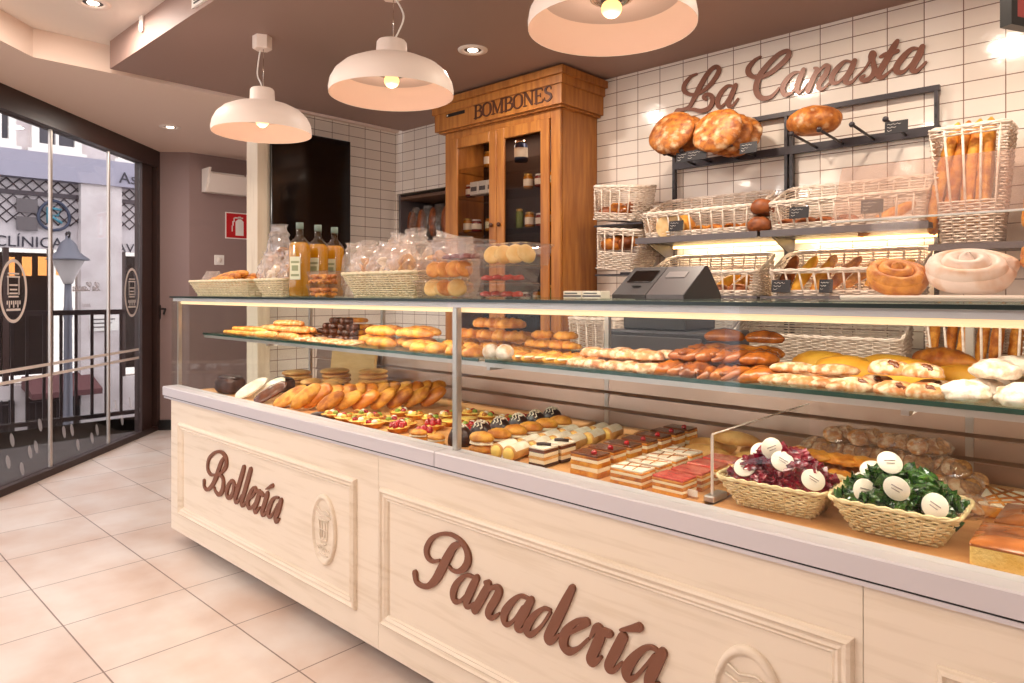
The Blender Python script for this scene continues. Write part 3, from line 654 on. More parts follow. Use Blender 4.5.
cp('divider_foot', MB().rbox(-.852, -.822, 1.625, 1.70, .8155, .832, .003), STEEL)
cp('divider_foot', MB().rbox(-.852, -.822, 2.24, 2.31, .8155, .832, .003), STEEL)
for x in (-2.78, -.62, 1.1): lamp('AREA', 'case_light', (x if x > -2 else -2.78, 1.60, 1.295), 4.6 if x < -2 else 3.6, 1.9, (1, .88, .72), (math.radians(28), 0, 0), .03)
lamp('AREA', 'case_light_lower', (-2.78, 1.70, 1.09), 2.2, 2.0, (1, .88, .72), (math.radians(22), 0, 0), .02)
lamp('AREA', 'case_light_lower', (-.6, 1.70, 1.09), 2.4, 2.0, (1, .88, .72), (math.radians(22), 0, 0), .02)
# dark base unit / chopping board stored behind
t = thing('chopping_board', 'pale wooden board standing behind the window end of the case', 'chopping board', (-3.42, 2.28, .8155))
MB().rbox(-.22, .22, 0, .022, 0, .27, .006).build('board', M('pale_board', (216, 178, 118), .5, col2=(200, 158, 98), scale=6, stretch=(1, 1, 6)), t, rot=(math.radians(-7), 0, 0))
# ================================================================== WALL LETTERING
CAN1 = [
 [[(205, 335, 16), (160, 355, 24), (115, 410, 36), (108, 455, 36), (140, 485, 28), (190, 490, 24), (255, 462, 28), (320, 400, 34), (370, 320, 36), (365, 285, 32), (332, 285, 28), (285, 335, 36), (235, 420, 42), (195, 500, 40), (150, 580, 30), (100, 605, 26), (60, 612, 34), (52, 630, 34), (82, 630, 20)], [(110, 600, 16), (180, 604, 26), (240, 615, 32), (300, 592, 36), (325, 540, 36), (315, 500, 32), (278, 490, 28), (258, 510, 30), (276, 530, 22)]],
 [[(480, 425, 16), (435, 428, 24), (388, 478, 36), (362, 540, 36), (376, 586, 28), (412, 565, 16), (465, 485, 12)], [(500, 418, 30), (476, 480, 38), (450, 540, 36), (448, 575, 30), (478, 575, 22), (518, 522, 14)]],
 [[(688, 203, 14), (640, 235, 26), (597, 290, 36), (602, 335, 36), (650, 360, 28), (720, 350, 28), (800, 300, 34), (880, 225, 36), (905, 178, 34), (882, 162, 30), (822, 190, 32), (745, 265, 38), (685, 345, 42), (658, 420, 42), (662, 480, 40), (700, 518, 36), (760, 512, 28), (805, 475, 20), (830, 440, 14)]],
]
CAN2 = [
 [[(-5, 320, 14), (-50, 330, 24), (-100, 380, 36), (-130, 440, 36), (-115, 490, 30), (-70, 482, 18), (-20, 425, 12), (10, 380, 10)], [(28, 302, 30), (0, 370, 38), (-22, 430, 36), (-12, 475, 26), (22, 455, 12), (60, 405, 10)]],
 [[(112, 290, 18), (132, 305, 30), (102, 370, 36), (62, 460, 36)], [(80, 425, 10), (140, 325, 16), (190, 272, 24), (215, 285, 34), (195, 340, 36), (152, 400, 36), (145, 440, 30), (180, 446, 18), (228, 398, 10)]],
 [[(400, 248, 14), (345, 238, 20), (292, 285, 34), (248, 345, 36), (246, 395, 32), (290, 400, 20), (340, 350, 12), (390, 280, 10)], [(415, 235, 32), (390, 300, 38), (356, 360, 36), (350, 398, 30), (388, 400, 22), (440, 350, 12), (480, 310, 10)]],
 [[(440, 350, 10), (490, 300, 14), (530, 238, 18), (536, 200, 26), (550, 172, 28), (568, 188, 24), (558, 218, 22), (560, 260, 30), (568, 310, 34), (540, 360, 30), (490, 385, 28), (466, 366, 26), (490, 346, 16)]],
 [[(740, 85, 26), (712, 130, 38), (670, 210, 40), (622, 290, 40), (597, 340, 38), (622, 362, 28), (675, 322, 14), (722, 278, 10)], [(612, 205, 18), (650, 186, 26), (700, 175, 24), (742, 160, 24)]],
 [[(898, 142, 14), (850, 145, 24), (790, 200, 36), (737, 275, 38), (742, 320, 34), (792, 314, 20), (852, 248, 12), (898, 182, 10)], [(930, 128, 32), (902, 195, 40), (866, 260, 38), (856, 305, 32), (892, 310, 24), (957, 245, 14)]],
]
ws = thing('wall_lettering', 'large brown script shop name mounted on the white tiles above the bread racks', 'sign', (-1.4, YB - .005, 2.45))
for data, ox in ((CAN1, 670), (CAN2, 800)):
    for nme, mb_, mt_ in letters(data, 0, ox, 30, 7.59, YB - .008, .80, ws, BRONZEL, .005): mb_.xf(Matrix.Translation((1.4, -YB + .005, -2.45))); mb_.build(nme, mt_, ws)
# the same name, small, on a film on the glass front: made to be read from the street
fm = MB(); k_ = 0; s0, z0 = winp(86, 290)
for data, ox in ((CAN1, 670), (CAN2, 800)):
    for L_ in data:
        for S in L_:
            k_ += 1; pts = []
            for q in S:
                X, _, Z = onY(ox + q[0] / 7.59, 30 + q[1] / 7.59, YB); pts.append((s0 + (X + 1.42) * .30, z0 + (Z - 2.42) * .30, .008))
            n0 = len(fm.v); stroke(fm, pts, .0002, .0006, 3)
d_ = text_mb('desde', .055, .0002); d_.xf(Matrix.Translation((s0, .0005, z0 - .14))); fm.add(d_.v, d_.f, False)
fm.build('window_script', M('grey_window_film', (168, 158, 160), .6), win)
# ================================================================== TV SCREEN
tv = thing('menu_screen', 'tall black screen hung upright on the tiled side wall', 'screen', (XL + .001, 2.80, 2.0))
MB().rbox(.105, .135, -.335, .335, -.54, .54, .004).build('bezel', SCREEN, tv); MB().box(.135, .1362, -.322, .322, -.525, .525).build('screen', SCREEN, tv); MB().box(0, .105, -.12, .12, -.15, .15).build('wall_bracket', CHARC, tv)
# ================================================================== OAK CABINET
KX0, KX1, KY = -3.743, -2.683, 3.298
kb = thing('sweets_cabinet', 'tall honey oak cabinet with two glazed doors and carved heading', 'cabinet', ((KX0 + KX1) / 2, YB, 0))
def kp(name, mb, mat, par=None, label=None):
    mb.xf(Matrix.Translation((-(KX0 + KX1) / 2, -YB, 0))); o = mb.build(name, mat, par or kb)
    if label: o['label'] = label
    return o
ZB_ = 2.49
kp('carcass', MB().box(KX0, KX0 + .03, KY + .026, YB - .005, 0, ZB_).box(KX1 - .03, KX1, KY + .026, YB - .005, 0, ZB_).box(KX0 + .03, KX1 - .03, YB - .02, YB - .005, 0, ZB_)
   .box(KX0 + .03, KX1 - .03, KY + .026, YB - .02, .93, .96).box(KX0 + .03, KX1 - .03, KY + .026, YB - .02, ZB_ - .03, ZB_), OAK)
kp('face_frame', MB().rbox(KX0, KX0 + .075, KY, KY + .025, 0, ZB_, .004).rbox(KX1 - .075, KX1, KY, KY + .025, 0, ZB_, .004).box(KX0 + .075, KX1 - .075, KY, KY + .025, 2.43, ZB_).box(KX0 + .075, KX1 - .075, KY, KY + .025, .0, .08).box(KX0 + .075, KX1 - .075, KY, KY + .025, .90, .97), OAK)
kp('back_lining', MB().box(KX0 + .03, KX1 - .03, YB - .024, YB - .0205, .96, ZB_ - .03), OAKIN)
c = MB()
def ring(o_, z0, z1): c.box(KX0 - o_, KX1 + o_, KY - o_, YB - .003, z0, z1)
ring(.052, ZB_, 2.61); ring(.066, 2.61, 2.66); ring(.088, 2.66, 2.705); ring(.058, 2.608, 2.613)
c.box(KX0 - .03, KX1 + .03, KY - .03, YB - .003, ZB_ - .012, ZB_)
kp('cornice', c, OAK)
FY_ = KY - .052
def serif(chars, x0, z0, h, mat, par, sx):
    G = {'B': (.62, [[(.10, 0, 1), (.10, 1, 1)], [(.1, .97, .5), (.38, .96, .6), (.50, .77, 1.1), (.36, .56, .6), (.12, .54, .5)], [(.3, .54, .5), (.5, .46, .8), (.57, .27, 1.2), (.42, .04, .7), (.10, .03, .5)], [(-.02, .02, .4), (.22, .02, .4)], [(-.02, .98, .4), (.22, .98, .4)]]),
         'O': (.74, [[(.34, 1, .5), (.10, .85, .8), (.05, .5, 1.2), (.10, .15, .8), (.34, 0, .5), (.58, .15, .8), (.63, .5, 1.2), (.58, .85, .8), (.34, 1, .5)]]),
         'M': (.92, [[(.08, 0, .45), (.08, 1, .45)], [(.10, .96, 1), (.40, .06, .9)], [(.40, .06, .4), (.68, .96, .4)], [(.72, 1, 1.1), (.72, 0, 1.1)], [(-.02, .02, .4), (.2, .02, .4)], [(.58, .02, .4), (.86, .02, .4)], [(-.02, .98, .4), (.16, .98, .4)], [(.66, .98, .4), (.86, .98, .4)]]),
         'N': (.76, [[(.08, 0, .45), (.08, 1, .45)], [(.10, .97, 1.1), (.56, .06, 1.0)], [(.58, 0, .45), (.58, 1, .45)], [(-.02, .02, .4), (.2, .02, .4)], [(-.04, .98, .4), (.16, .98, .4)], [(.48, .98, .4), (.7, .98, .4)]]),
         'E': (.62, [[(.10, 0, 1), (.10, 1, 1)], [(-.02, .02, .4), (.5, .02, .5), (.54, .2, .3)], [(-.02, .98, .4), (.47, .98, .5), (.50, .82, .3)], [(.1, .52, .5), (.36, .52, .5)], [(.38, .4, .35), (.38, .64, .35)]]),
         'S': (.56, [[(.44, .76, .35), (.42, .92, .6), (.25, 1, .7), (.08, .82, 1), (.16, .6, 1.1), (.40, .42, 1.1), (.45, .18, 1), (.26, 0, .7), (.06, .08, .5), (.03, .26, .35)]])}
    x = x0; outs = []
    for ch in chars:
        adv, ss = G[ch]; m = MB()
        for k, S in enumerate(ss):
            pts = [(x + a * sx, z0 + b * h, w_ * .17 * h) for a, b, w_ in S]
            stroke(m, pts, FY_ - .006 - .0003 * k, FY_, 6 if len(S) > 3 else 2)
        kp('letter', m, mat, par); x += adv * sx
    return x
xa_ = onY(474.8, 118, FY_)[0]; xb_ = onY(553, 100, FY_)[0]; tot = .62 + .74 + .92 + .62 + .74 + .76 + .62 + .56; zl = onY(475, 118.9, FY_)[2]
hgt = (xb_ - xa_) / tot
fz_ = kp('frieze', MB().box(KX0 - .0505, KX1 + .0505, FY_ - .0001, FY_ + .01, ZB_ + .002, 2.606), OAK)
serif('BOMBONES', xa_, zl, .088, OAKD, fz_, hgt)
lx = onY(447, 116, FY_)[0]; lx1 = onY(465, 112, FY_)[0]; lz_ = onY(455, 114, FY_)[2]
kp('lock_plate', MB().rbox(lx, lx1, FY_ - .004, FY_, lz_ - .012, lz_ + .012, .002), BLACK); kp('lock_button', MB().lathe([(0, 0), (.010, 0), (.010, .006), (0, .006)], 14, axis='y').xf(Matrix.Translation((lx + .012, FY_ - .0095, lz_))), CHROME)
mid = (KX0 + KX1) / 2
for (a, b, hs) in ((KX0 + .078, mid - .002, 1), (mid + .002, KX1 - .078, -1)):
    st = .068
    d = MB(); y0_, y1_ = KY - .018, KY + .002
    d.rbox(a, a + st, y0_, y1_, .975, 2.428, .004).rbox(b - st, b, y0_, y1_, .975, 2.428, .004).rbox(a + st, b - st, y0_, y1_, 2.355, 2.428, .004).rbox(a + st, b - st, y0_, y1_, .975, 1.06, .004)
    dd = kp('door', d, OAK)
    kp('door_glass', MB().box(a + st, b - st, KY - .010, KY - .006, 1.06, 2.355), CABG, dd)
    kx = b - st / 2 if hs > 0 else a + st / 2; kz = 1.35 + 4.4 * (292 - 222) / 693
    kp('knob', MB().ball(lambda q: Vector((kx + q.x * .015, KY - .034 + q.y * .013, kz + q.z * .015)), 12, 8).lathe([(.006, 0), (.006, .014)], 10, axis='y', c=(kx, KY - .031, kz)), OAKD, dd)
    l = MB().rbox(a, b, y0_, y1_, .085, .895, .004); ld = kp('lower_door', l, OAK)
    kp('lower_moulding', MB().rbox(a + .07, b - .07, y0_ - .008, y0_, .16, .82, .006), OAK, ld)
SHZ = [1.20, 1.545, 1.87, 2.16]   # glass shelf tops
SHZ = [1.35 + 4.6 * (292 - q) / 693 - .0 for q in (305, 258, 228.5, 190)]
for z in SHZ: kp('cabinet_shelf', MB().box(KX0 + .03, KX1 - .03, KY + .03, YB - .03, z - .008, z), CABG)
lamp('AREA', 'cabinet_light', ((KX0 + KX1) / 2, KY + .17, ZB_ - .04), 3.0, .7, (1, .85, .7), (0, 0, 0), .05)
# ================================================================== BAKERY MATERIALS
def cr(name, a, b, **k):
    k.setdefault('scale', 28); k.setdefault('bump', (90, .35, .003)); k.setdefault('rand', .10); k.setdefault('rough', .5)
    return M(name, a, col2=b, **k)
GOLD = cr('golden_crust', (236, 168, 66), (194, 112, 32), bump=(70, .7, .005), lo=.38, hi=.62)
GOLDB = cr('deep_golden_crust', (214, 136, 44), (162, 84, 24), bump=(70, .7, .005), lo=.38, hi=.62)
AMBER = cr('glazed_amber_crust', (188, 106, 38), (122, 60, 20), rough=.25, coat=.4)
PALEB = cr('pale_biscuit', (230, 180, 108), (200, 138, 70))
YELS = cr('yellow_sponge', (246, 190, 66), (232, 160, 44), bump=(220, .5, .002))
SUGAR = cr('sugared_dough', (206, 142, 82), (176, 104, 54), dust=((232, 204, 172), 60, .46))
POWD = cr('powdered_sugar', (214, 184, 152), (190, 148, 108), dust=((240, 226, 212), 40, .56), rand=.04, bump=(80, .8, .005))
RUST = cr('rustic_crust', (206, 128, 50), (142, 72, 24), dust=((232, 200, 158), 18, .36), bump=(40, .6, .006))
BROWNB = cr('brown_bread_crust', (160, 86, 36), (112, 54, 22), bump=(60, .5, .004))
CRUMBM = cr('bread_crumb', (238, 204, 150), (222, 180, 122), bump=(160, .6, .003))
CHOC = cr('dark_chocolate_glaze', (62, 32, 24), (44, 22, 18), rough=.3, coat=.15, bump=(30, .15, .002))
CHOCM = cr('chocolate_sponge', (84, 46, 30), (58, 30, 20), bump=(120, .7, .004))
MILKC = cr('milk_chocolate_glaze', (120, 66, 40), (90, 46, 30), rough=.25, coat=.4)
WGLZ = cr('white_icing', (248, 238, 222), (238, 220, 194), rough=.35, bump=(40, .2, .002), rand=.03)
CREAMY = M('pastry_cream', (252, 236, 204), .5, rand=.03)
CUST = M('custard', (246, 204, 104), .35, coat=.3, rand=.05)
BERRY = cr('glazed_red_fruit', (196, 34, 40), (150, 18, 30), rough=.15, coat=.7, bump=(80, .3, .002))
REDJ = cr('red_jelly', (206, 66, 58), (232, 128, 108), rough=.15, coat=.6)
KIWI = M('kiwi_green', (140, 160, 60), .3, coat=.4)
NUTC = cr('chopped_nut', (196, 138, 76), (136, 80, 38), scale=120, bump=(200, .8, .004))
WICKW = M('whitewashed_wicker', (242, 228, 214), .6, col2=(216, 196, 178), scale=40, bump=(160, .3, .001))
WICKN = M('natural_wicker', (236, 214, 168), .55, col2=(218, 190, 138), scale=40, bump=(160, .3, .001))
WICKC = M('cream_wicker', (238, 222, 190), .55, col2=(222, 202, 164), scale=40, bump=(160, .3, .001))
FILM = glass('crinkled_clear_film', (255, 252, 248), 2.0, haze=.15, hazecol=(250, 240, 232), rough=.12)
BAGM = glass('cellophane_bag', (255, 250, 246), 3.0, haze=.22, hazecol=(250, 240, 234), rough=.15)
TUBM = glass('clear_plastic_tub', (246, 240, 238), .9, haze=.06, hazecol=(250, 240, 236), rough=.05)
REDW = cr('burgundy_foil', (150, 14, 44), (88, 6, 26), rough=.2, coat=.8, bump=(50, .6, .006), scale=60)
GREENW = cr('green_foil', (70, 110, 40), (10, 50, 30), rough=.2, coat=.8, bump=(50, .6, .006), scale=60)
LABELW = M('cream_label', (250, 238, 222), .5)
OIL = M('golden_oil', (196, 140, 18), .08, coat=.6, col2=(176, 118, 10), scale=4)
PAPERL = M('paper_label', (226, 220, 186), .6, col2=(150, 150, 110), scale=120, detail=2, lo=.55, hi=.6)
TAGB = M('black_price_tag', (34, 30, 34), .5)
CHALK = M('chalk_writing', (214, 206, 200), .7)
# ================================================================== PATTERN SHAPES
def organic(rx, ry, rz, amp=.06, fs=30, seed=0, flat=.35, sq=1.0, nu=18, nv=12, bend=0.0, taper=0.0, arch=0.0):
    """rounded lump resting on z=0: flattened underside, soft noise"""
    def f(d):
        n = 1 + amp * nz(d, 2.2, seed) + amp * .5 * nz(d, 5, seed + 3)
        x = rx * math.copysign(abs(d.x) ** sq, d.x) * n; y = ry * math.copysign(abs(d.y) ** sq, d.y) * n * (1 - taper * abs(d.x) ** 2)
        z = rz * d.z * n
        if z < -rz * flat: z = -rz * flat
        y += bend * (x / rx) ** 2 * rx
        return Vector((x, y, z + rz * flat + arch * (1 - (x / rx) ** 2)))
    return MB().ball(f, nu, nv)
def tubeloaf(L, r, amp=.05, seed=0, n=12, k=16, bend=0, flat=.9, ridge=0, rn=6, tip=.35, twist=0):
    """long loaf along x, tapering ends"""
    m = MB(); vs = []
    for i in range(k + 1):
        t = i / k; x = (t - .5) * L; e = math.sin(PI * t) ** tip if 0 < t < 1 else .12
        for j in range(n):
            a = 2 * PI * j / n; rr = r * e * (1 + amp * nz((math.cos(a), math.sin(a), t * 6), 1.3, seed) + ridge * abs(math.sin(rn * PI * t + twist * a)))
            y = rr * math.cos(a); z = rr * math.sin(a) * flat
            z = max(z, -r * .55 * flat) + r * .55 * flat
            vs.append((x, y + bend * (4 * (t - .5) ** 2), z))
    fs = [(i * n + j, i * n + (j + 1) % n, (i + 1) * n + (j + 1) % n, (i + 1) * n + j) for i in range(k) for j in range(n)] + [tuple(range(n)), tuple(k * n + j for j in range(n - 1, -1, -1))]
    return m.add(vs, fs, True)
def crescent(R0, r, turns=.62, seed=0, k=18, n=10, ridges=5):
    m = MB(); vs = []
    for i in range(k + 1):
        t = i / k; a0 = (t - .5) * 2 * PI * turns; e = (math.sin(PI * t) ** .7 if 0 < t < 1 else .1) * (1 + .30 * abs(math.sin(ridges * PI * t)))
        for j in range(n):
            a = 2 * PI * j / n; rr = r * max(e, .12) * (1 + .05 * nz((a, t, 0), 3, seed)); q = R0 + rr * math.cos(a)
            vs.append((q * math.sin(a0), R0 - q * math.cos(a0), max(rr * math.sin(a), -r * .5) + r * .5))
    return m.add(vs, [(i * n + j, i * n + (j + 1) % n, (i + 1) * n + (j + 1) % n, (i + 1) * n + j) for i in range(k) for j in range(n)] + [tuple(range(n)), tuple(k * n + j for j in range(n))], True)
def coil(R0, H, turns=3.2, seed=0, n=8, k=90):
    m = MB(); P = []; rr = []
    for i in range(k + 1):
        t = i / k; a = 2 * PI * turns * t; q = R0 * (1 - t) ** .85; th = R0 / turns * .60
        P.append((q * math.cos(a), q * math.sin(a), H * .5 + H * .42 * t ** 1.2)); rr.append(th * (.35 if i == 0 else 1) * (1 - .25 * t))
    m.tube(P, rr, n, flat=1.15)
    base = MB().lathe([(R0 * .6, 0), (R0 * .98, H * .10), (R0 * 1.06, H * .4), (R0 * .9, H * .62), (0, H * .7)], 28, wob=lambda a, i: .02 * math.sin(5 * a + i))
    m.add(base.v, base.f, True); return m
def disc(r, h, seed=0, amp=.05, n=24, dome=.3):
    return MB().lathe([(0, 0), (r * .9, 0), (r, h * .3), (r * .97, h * .7), (r * .75, h * (1 + dome * .2)), (r * .3, h * (1 + dome * .3)), (0, h * (1 + dome * .35))], n, wob=lambda a, i: amp * noise.noise(Vector((math.cos(a) * 2, math.sin(a) * 2, seed + i * .2))), capb=False, capt=False)
def ruffle(w, d, h, seed, k=14, amp=.35, n=10):     # crumpled wrapper: a lump of folds
    def f(v):
        q = 1 + amp * nz(v, 3.5, seed) + amp * .6 * nz(v, 8, seed + 5)
        return Vector((v.x * w * q, v.y * d * q, v.z * h * q + h * .7))
    return MB().ball(f, k, n, smooth=False)
def fbag(w, h, d, seed=0, neck=.42):                 # standing filled bag with a gathered neck
    def f(u, v):
        a = 2 * PI * u; t = v; e = math.sin(PI * min(1, .08 + t * 1.05)) ** .28 if t < .84 else max(neck, 1.05 - (t - .78) * 4.0)
        if t < .03: e = .75
        k = 1 + .16 * nz((math.cos(a) * 2, math.sin(a) * 2, t * 5), 1.6, seed) + .13 * nz((math.cos(a) * 5, math.sin(a) * 5, t * 9), 1.4, seed)
        flare = 1 + max(0, t - .9) * 5
        return (w / 2 * e * k * math.cos(a) * flare, d / 2 * e * k * math.sin(a) * flare, t * h)
    m = MB().grid(f, 30, 22, smooth=False); return m
def basket_mb(bw, bd, tw, td, h, rows=9, pitch=.022, r=.0032, openf=None, back=0.0):
    """woven tapered basket: bw x bd at the foot, tw x td at the rim; openf=(z0,z1) leaves the front open there (only the uprights stand); back>0 raises the rear rim"""
    m = MB()
    def per(w, d, s):     # rounded rectangle point by arc parameter
        rc = min(w, d) * .18; segs = []
        pts = []
        for cx, cy, a0 in ((w / 2 - rc, -d / 2 + rc, -PI / 2), (w / 2 - rc, d / 2 - rc, 0), (-w / 2 + rc, d / 2 - rc, PI / 2), (-w / 2 + rc, -d / 2 + rc, PI)):
            for q in range(4): a = a0 + PI / 2 * q / 3; pts.append((cx + rc * math.cos(a), cy + rc * math.sin(a), math.cos(a), math.sin(a)))
        pts.append(pts[0]); 
        ds = [0]
        for i in range(1, len(pts)): ds.append(ds[-1] + math.hypot(pts[i][0] - pts[i - 1][0], pts[i][1] - pts[i - 1][1]))
        L = ds[-1]; x = s * L
        for i in range(1, len(pts)):
            if x <= ds[i] + 1e-9:
                t = (x - ds[i - 1]) / max(1e-9, ds[i] - ds[i - 1]); a, b = pts[i - 1], pts[i]
                return a[0] + (b[0] - a[0]) * t, a[1] + (b[1] - a[1]) * t, a[2] + (b[2] - a[2]) * t, a[3] + (b[3] - a[3]) * t
        return pts[-1]
    N_ = max(16, int(2 * (tw + td) / pitch)); N_ += N_ % 2
    def P(s, t, off):
        w = bw + (tw - bw) * t; d = bd + (td - bd) * t; x, y, nx, ny = per(w, d, s % 1.0)
        zt = h + back * max(0, min(1, (y / (td / 2) + .6) / 1.6)) if back else h
        return (x + nx * off, y + ny * off, r + t * zt)
    weave = MB(); stk = MB(); rim = MB()
    for k in range(rows):
        t = (k + .3) / rows; z = t * h; pts = []
        for i in range(N_ * 2): 
            s = i / (N_ * 2); off = r * 1.15 * (1 if (i // 2 + k) % 2 else -1) * (1 if i % 2 == 0 else .2)
            pts.append(P(s, t, off))
        if openf and openf[0] < z < openf[1]:
            # leave out the front run
            run = [p for p in pts[1:] ]
            front = [p[1] < -(bd + (td - bd) * t) / 2 + .012 for p in pts]
            # rotate so the run starts after the front
            idx = [i for i, fr_ in enumerate(front) if not fr_]
            if idx:
                st_ = next(i for i in range(len(front)) if front[i - 1] and not front[i]); seq = []
                j = st_
                while not front[j % len(front)]: seq.append(pts[j % len(front)]); j += 1
                weave.tube(seq, r, 4, smooth=True)
        else: weave.tube(pts, r, 4, closed=True, smooth=True)
    for i in range(0, N_, 2 if openf else 2):
        s = (i + .5) / N_; stk.tube([P(s, 0, 0), P(s, .5, 0), P(s, .99, 0)], r * (1.15 if openf else .85), 4)
    rp = [P(i / (N_ * 2), 1.0, 0) for i in range(N_ * 2)]
    for ph in (0, PI): rim.tube([(p[0] + .6 * r * math.cos(i * .9 + ph), p[1] + .6 * r * math.sin(i * .9 + ph) * .4, p[2] + r * .9 * math.sin(i * .9 + ph)) for i, p in enumerate(rp)], r * 1.35, 5, closed=True)
    base = MB().box(-bw / 2 + .004, bw / 2 - .004, -bd / 2 + .004, bd / 2 - .004, 0, r * 1.6)
    return weave, stk, rim, base
def basket(name, label, loc, rz, mat, dims, group=None, rot=None, **k):
    we, st, ri, ba = basket_mb(*dims, **k); t = thing(name, label, 'basket', loc, rz, group)
    if rot: t.rotation_euler = rot
    we.build('woven_wall', mat, t); st.build('upright_cane', mat, t); ri.build('rope_rim', mat, t); ba.build('base', mat, t)
    return t
# ================================================================== PASTRY PATTERNS
def PR(name, mb, mat, parts=()): return Proto(name, mb, mat, parts)
def boxr(a, b, c, r=.002, z=0): return MB().rbox(-a / 2, a / 2, -b / 2, b / 2, z, z + c, r)
sticks = [PR('breadstick', tubeloaf(.42, .015, .15, s, 8, 26, flat=1, tip=.15), GOLD) for s in range(2)]
sugst = [PR('sugared_stick', tubeloaf(.21, .018, .22, s, 10, 20, flat=1, tip=.2, ridge=.2, rn=9, twist=1), cr('rough_sugar_stick', (222, 144, 58), (186, 104, 38), dust=((236, 204, 156), 70, .38), bump=(60, .8, .005))) for s in range(3)]
CHOCT = cr('chocolate_tip_glaze', (96, 52, 34), (62, 32, 22), rough=.4)
def choctip(s):
    b = tubeloaf(.13, .019, .1, s, 10, 14, tip=.2); c = MB().lathe([(0, -.068), (.012, -.069), (.0175, -.062), (.0185, -.035), (.017, -.030)], 12, axis='x', capt=False, capb=False).xf(Matrix.Translation((0, 0, .0095)))
    return Proto('chocolate_tipped_pastry', None, None, [('pastry', b, GOLD), ('chocolate_tip', c, CHOCT)])
ctips = [choctip(s) for s in range(2)]
flats = [PR('almond_slice_pastry', organic(.055, .032, .012, .15, seed=s, sq=.7), SUGAR) for s in range(2)]
longs = [PR('long_golden_pastry', tubeloaf(.21, .027, .1, s, 12, 18, ridge=.10, rn=5, tip=.4), GOLD) for s in range(3)]
puffs = [PR('cream_puff', organic(.045, .042, .028, .12, seed=s + 9), GOLD) for s in range(3)]
powb = [PR('powdered_ball', organic(.030, .030, .028, .04, seed=s, flat=.7), POWD) for s in range(2)]
crois = [PR('croissant', crescent(.05, .022, .50, s, k=28, ridges=6), GOLD) for s in range(3)]
minic = [PR('mini_croissant', crescent(.035, .016, .5, s + 4, k=24, ridges=5), GOLD) for s in range(3)]
def sandw(s):
    a = tubeloaf(.085, .019, .08, s, 10, 12, tip=.5); b = MB().rbox(-.036, .036, -.019, .004, .012, .018, .003)
    return Proto('filled_mini_roll', None, None, [('roll', a, GOLD), ('filling', b, CREAMY)])
sandws = [sandw(s) for s in range(2)]
chocp = [Proto('chocolate_filled_pastry', None, None, [('pastry', tubeloaf(.10, .020, .12, s, 10, 14, ridge=.14, rn=4, tip=.5), GOLDB), ('chocolate_filling', MB().rbox(-.028, .028, -.005, .007, .024, .031, .003), CHOC)]) for s in range(2)]
sugb = [PR('sugared_bun', organic(.046, .024, .019, .16, seed=s + 20, sq=.85), SUGAR) for s in range(4)]
def braid(s, mat=AMBER, L=.125):
    m = MB()
    for ph in (0, PI):
        P = []; r_ = []
        for i in range(25):
            t = i / 24; x = (t - .5) * L; P.append((x, .008 * math.sin(2.6 * PI * t + ph + s), .014 + .007 * math.cos(2.6 * PI * t + ph + s))); r_.append(.0125 * max(.35, math.sin(PI * t) ** .4 if 0 < t < 1 else .35))
        m.tube(P, r_, 9)
    return m
braids = [PR('glazed_twist', braid(s), AMBER) for s in range(3)] + [PR('glazed_twist', tubeloaf(.115, .022, .25, s + 3, 12, 20, ridge=.24, rn=4, twist=1.5, tip=.5, bend=.008), AMBER) for s in range(3)]
rolls = [PR('golden_roll', tubeloaf(.12, .027, .08, s + 2, 12, 14, ridge=.08, rn=3, tip=.5), AMBER if s else GOLDB) for s in range(2)]
fing = [PR('sugared_finger', tubeloaf(.115, .018, .14, s + 5, 10, 14, tip=.4), SUGAR) for s in range(3)]
sponges = [PR('yellow_sponge_cake', organic(.060, .036, .036, .08, seed=s + 3, sq=.8), YELS) for s in range(2)]
yloaf = [PR('long_yellow_loaf', tubeloaf(.23, .030, .05, s, 14, 18, tip=.45), YELS) for s in range(2)]
bloaf = [PR('small_scored_loaf', tubeloaf(.17, .032, .05, s + 3, 14, 20, tip=.55, ridge=.10, rn=5), GOLDB) for s in range(2)]
def chdough(s):
    return Proto('sugared_chocolate_bun', None, None, [('bun', organic(.044, .030, .024, .14, seed=s + 33), SUGAR), ('chocolate_filling', organic(.015, .010, .008, .3, seed=s).xf(Matrix.Translation((.010, -.016, .018)) @ Matrix.Rotation(.5, 4, 'Y')), MILKC)])
chd = [chdough(s) for s in range(3)]
powbun = [PR('powdered_bun', organic(.044, .040, .026, .17, seed=s + 40, flat=.6, nu=26, nv=18), POWD) for s in range(4)]
# lower deck
def chocblock(s):
    a = MB().ball(lambda d: Vector((.085 * math.copysign(abs(d.x) ** .5, d.x), .06 * math.copysign(abs(d.y) ** .5, d.y), .045 + .045 * math.copysign(abs(d.z) ** .6, d.z))) * (1 + .1 * nz(d, 4, s)), 22, 14)
    b = MB().ball(lambda d: Vector((.078 * d.x, .055 * d.y, .086 + .012 * d.z)) * (1 + .08 * nz(d, 6, s)), 16, 8)
    return Proto('chocolate_cake_block', None, None, [('sponge', a, CHOCM), ('chocolate_glaze', b, CHOC)])
cblock = chocblock(1)
def muffin(s):
    cup = MB().lathe([(.03, 0), (.033, .01), (.042, .06)], 32, wob=lambda a, i: .06 * math.sin(16 * a), capt=False); top = organic(.046, .046, .018, .1, seed=s).xf(Matrix.Translation((0, 0, .055)))
    return Proto('frilled_muffin', None, None, [('paper_case', cup, CHOCM), ('muffin_top', top, PALEB)])
muf = muffin(3)
tong = [PR('flat_oval_pastry', organic(.085, .042, .013, .08, seed=s, sq=.9), m_) for s, m_ in ((1, WGLZ), (2, WGLZ), (3, MILKC), (4, GOLD))]
cook = [PR('round_cookie', disc(.048, .012, s), PALEB) for s in range(3)]
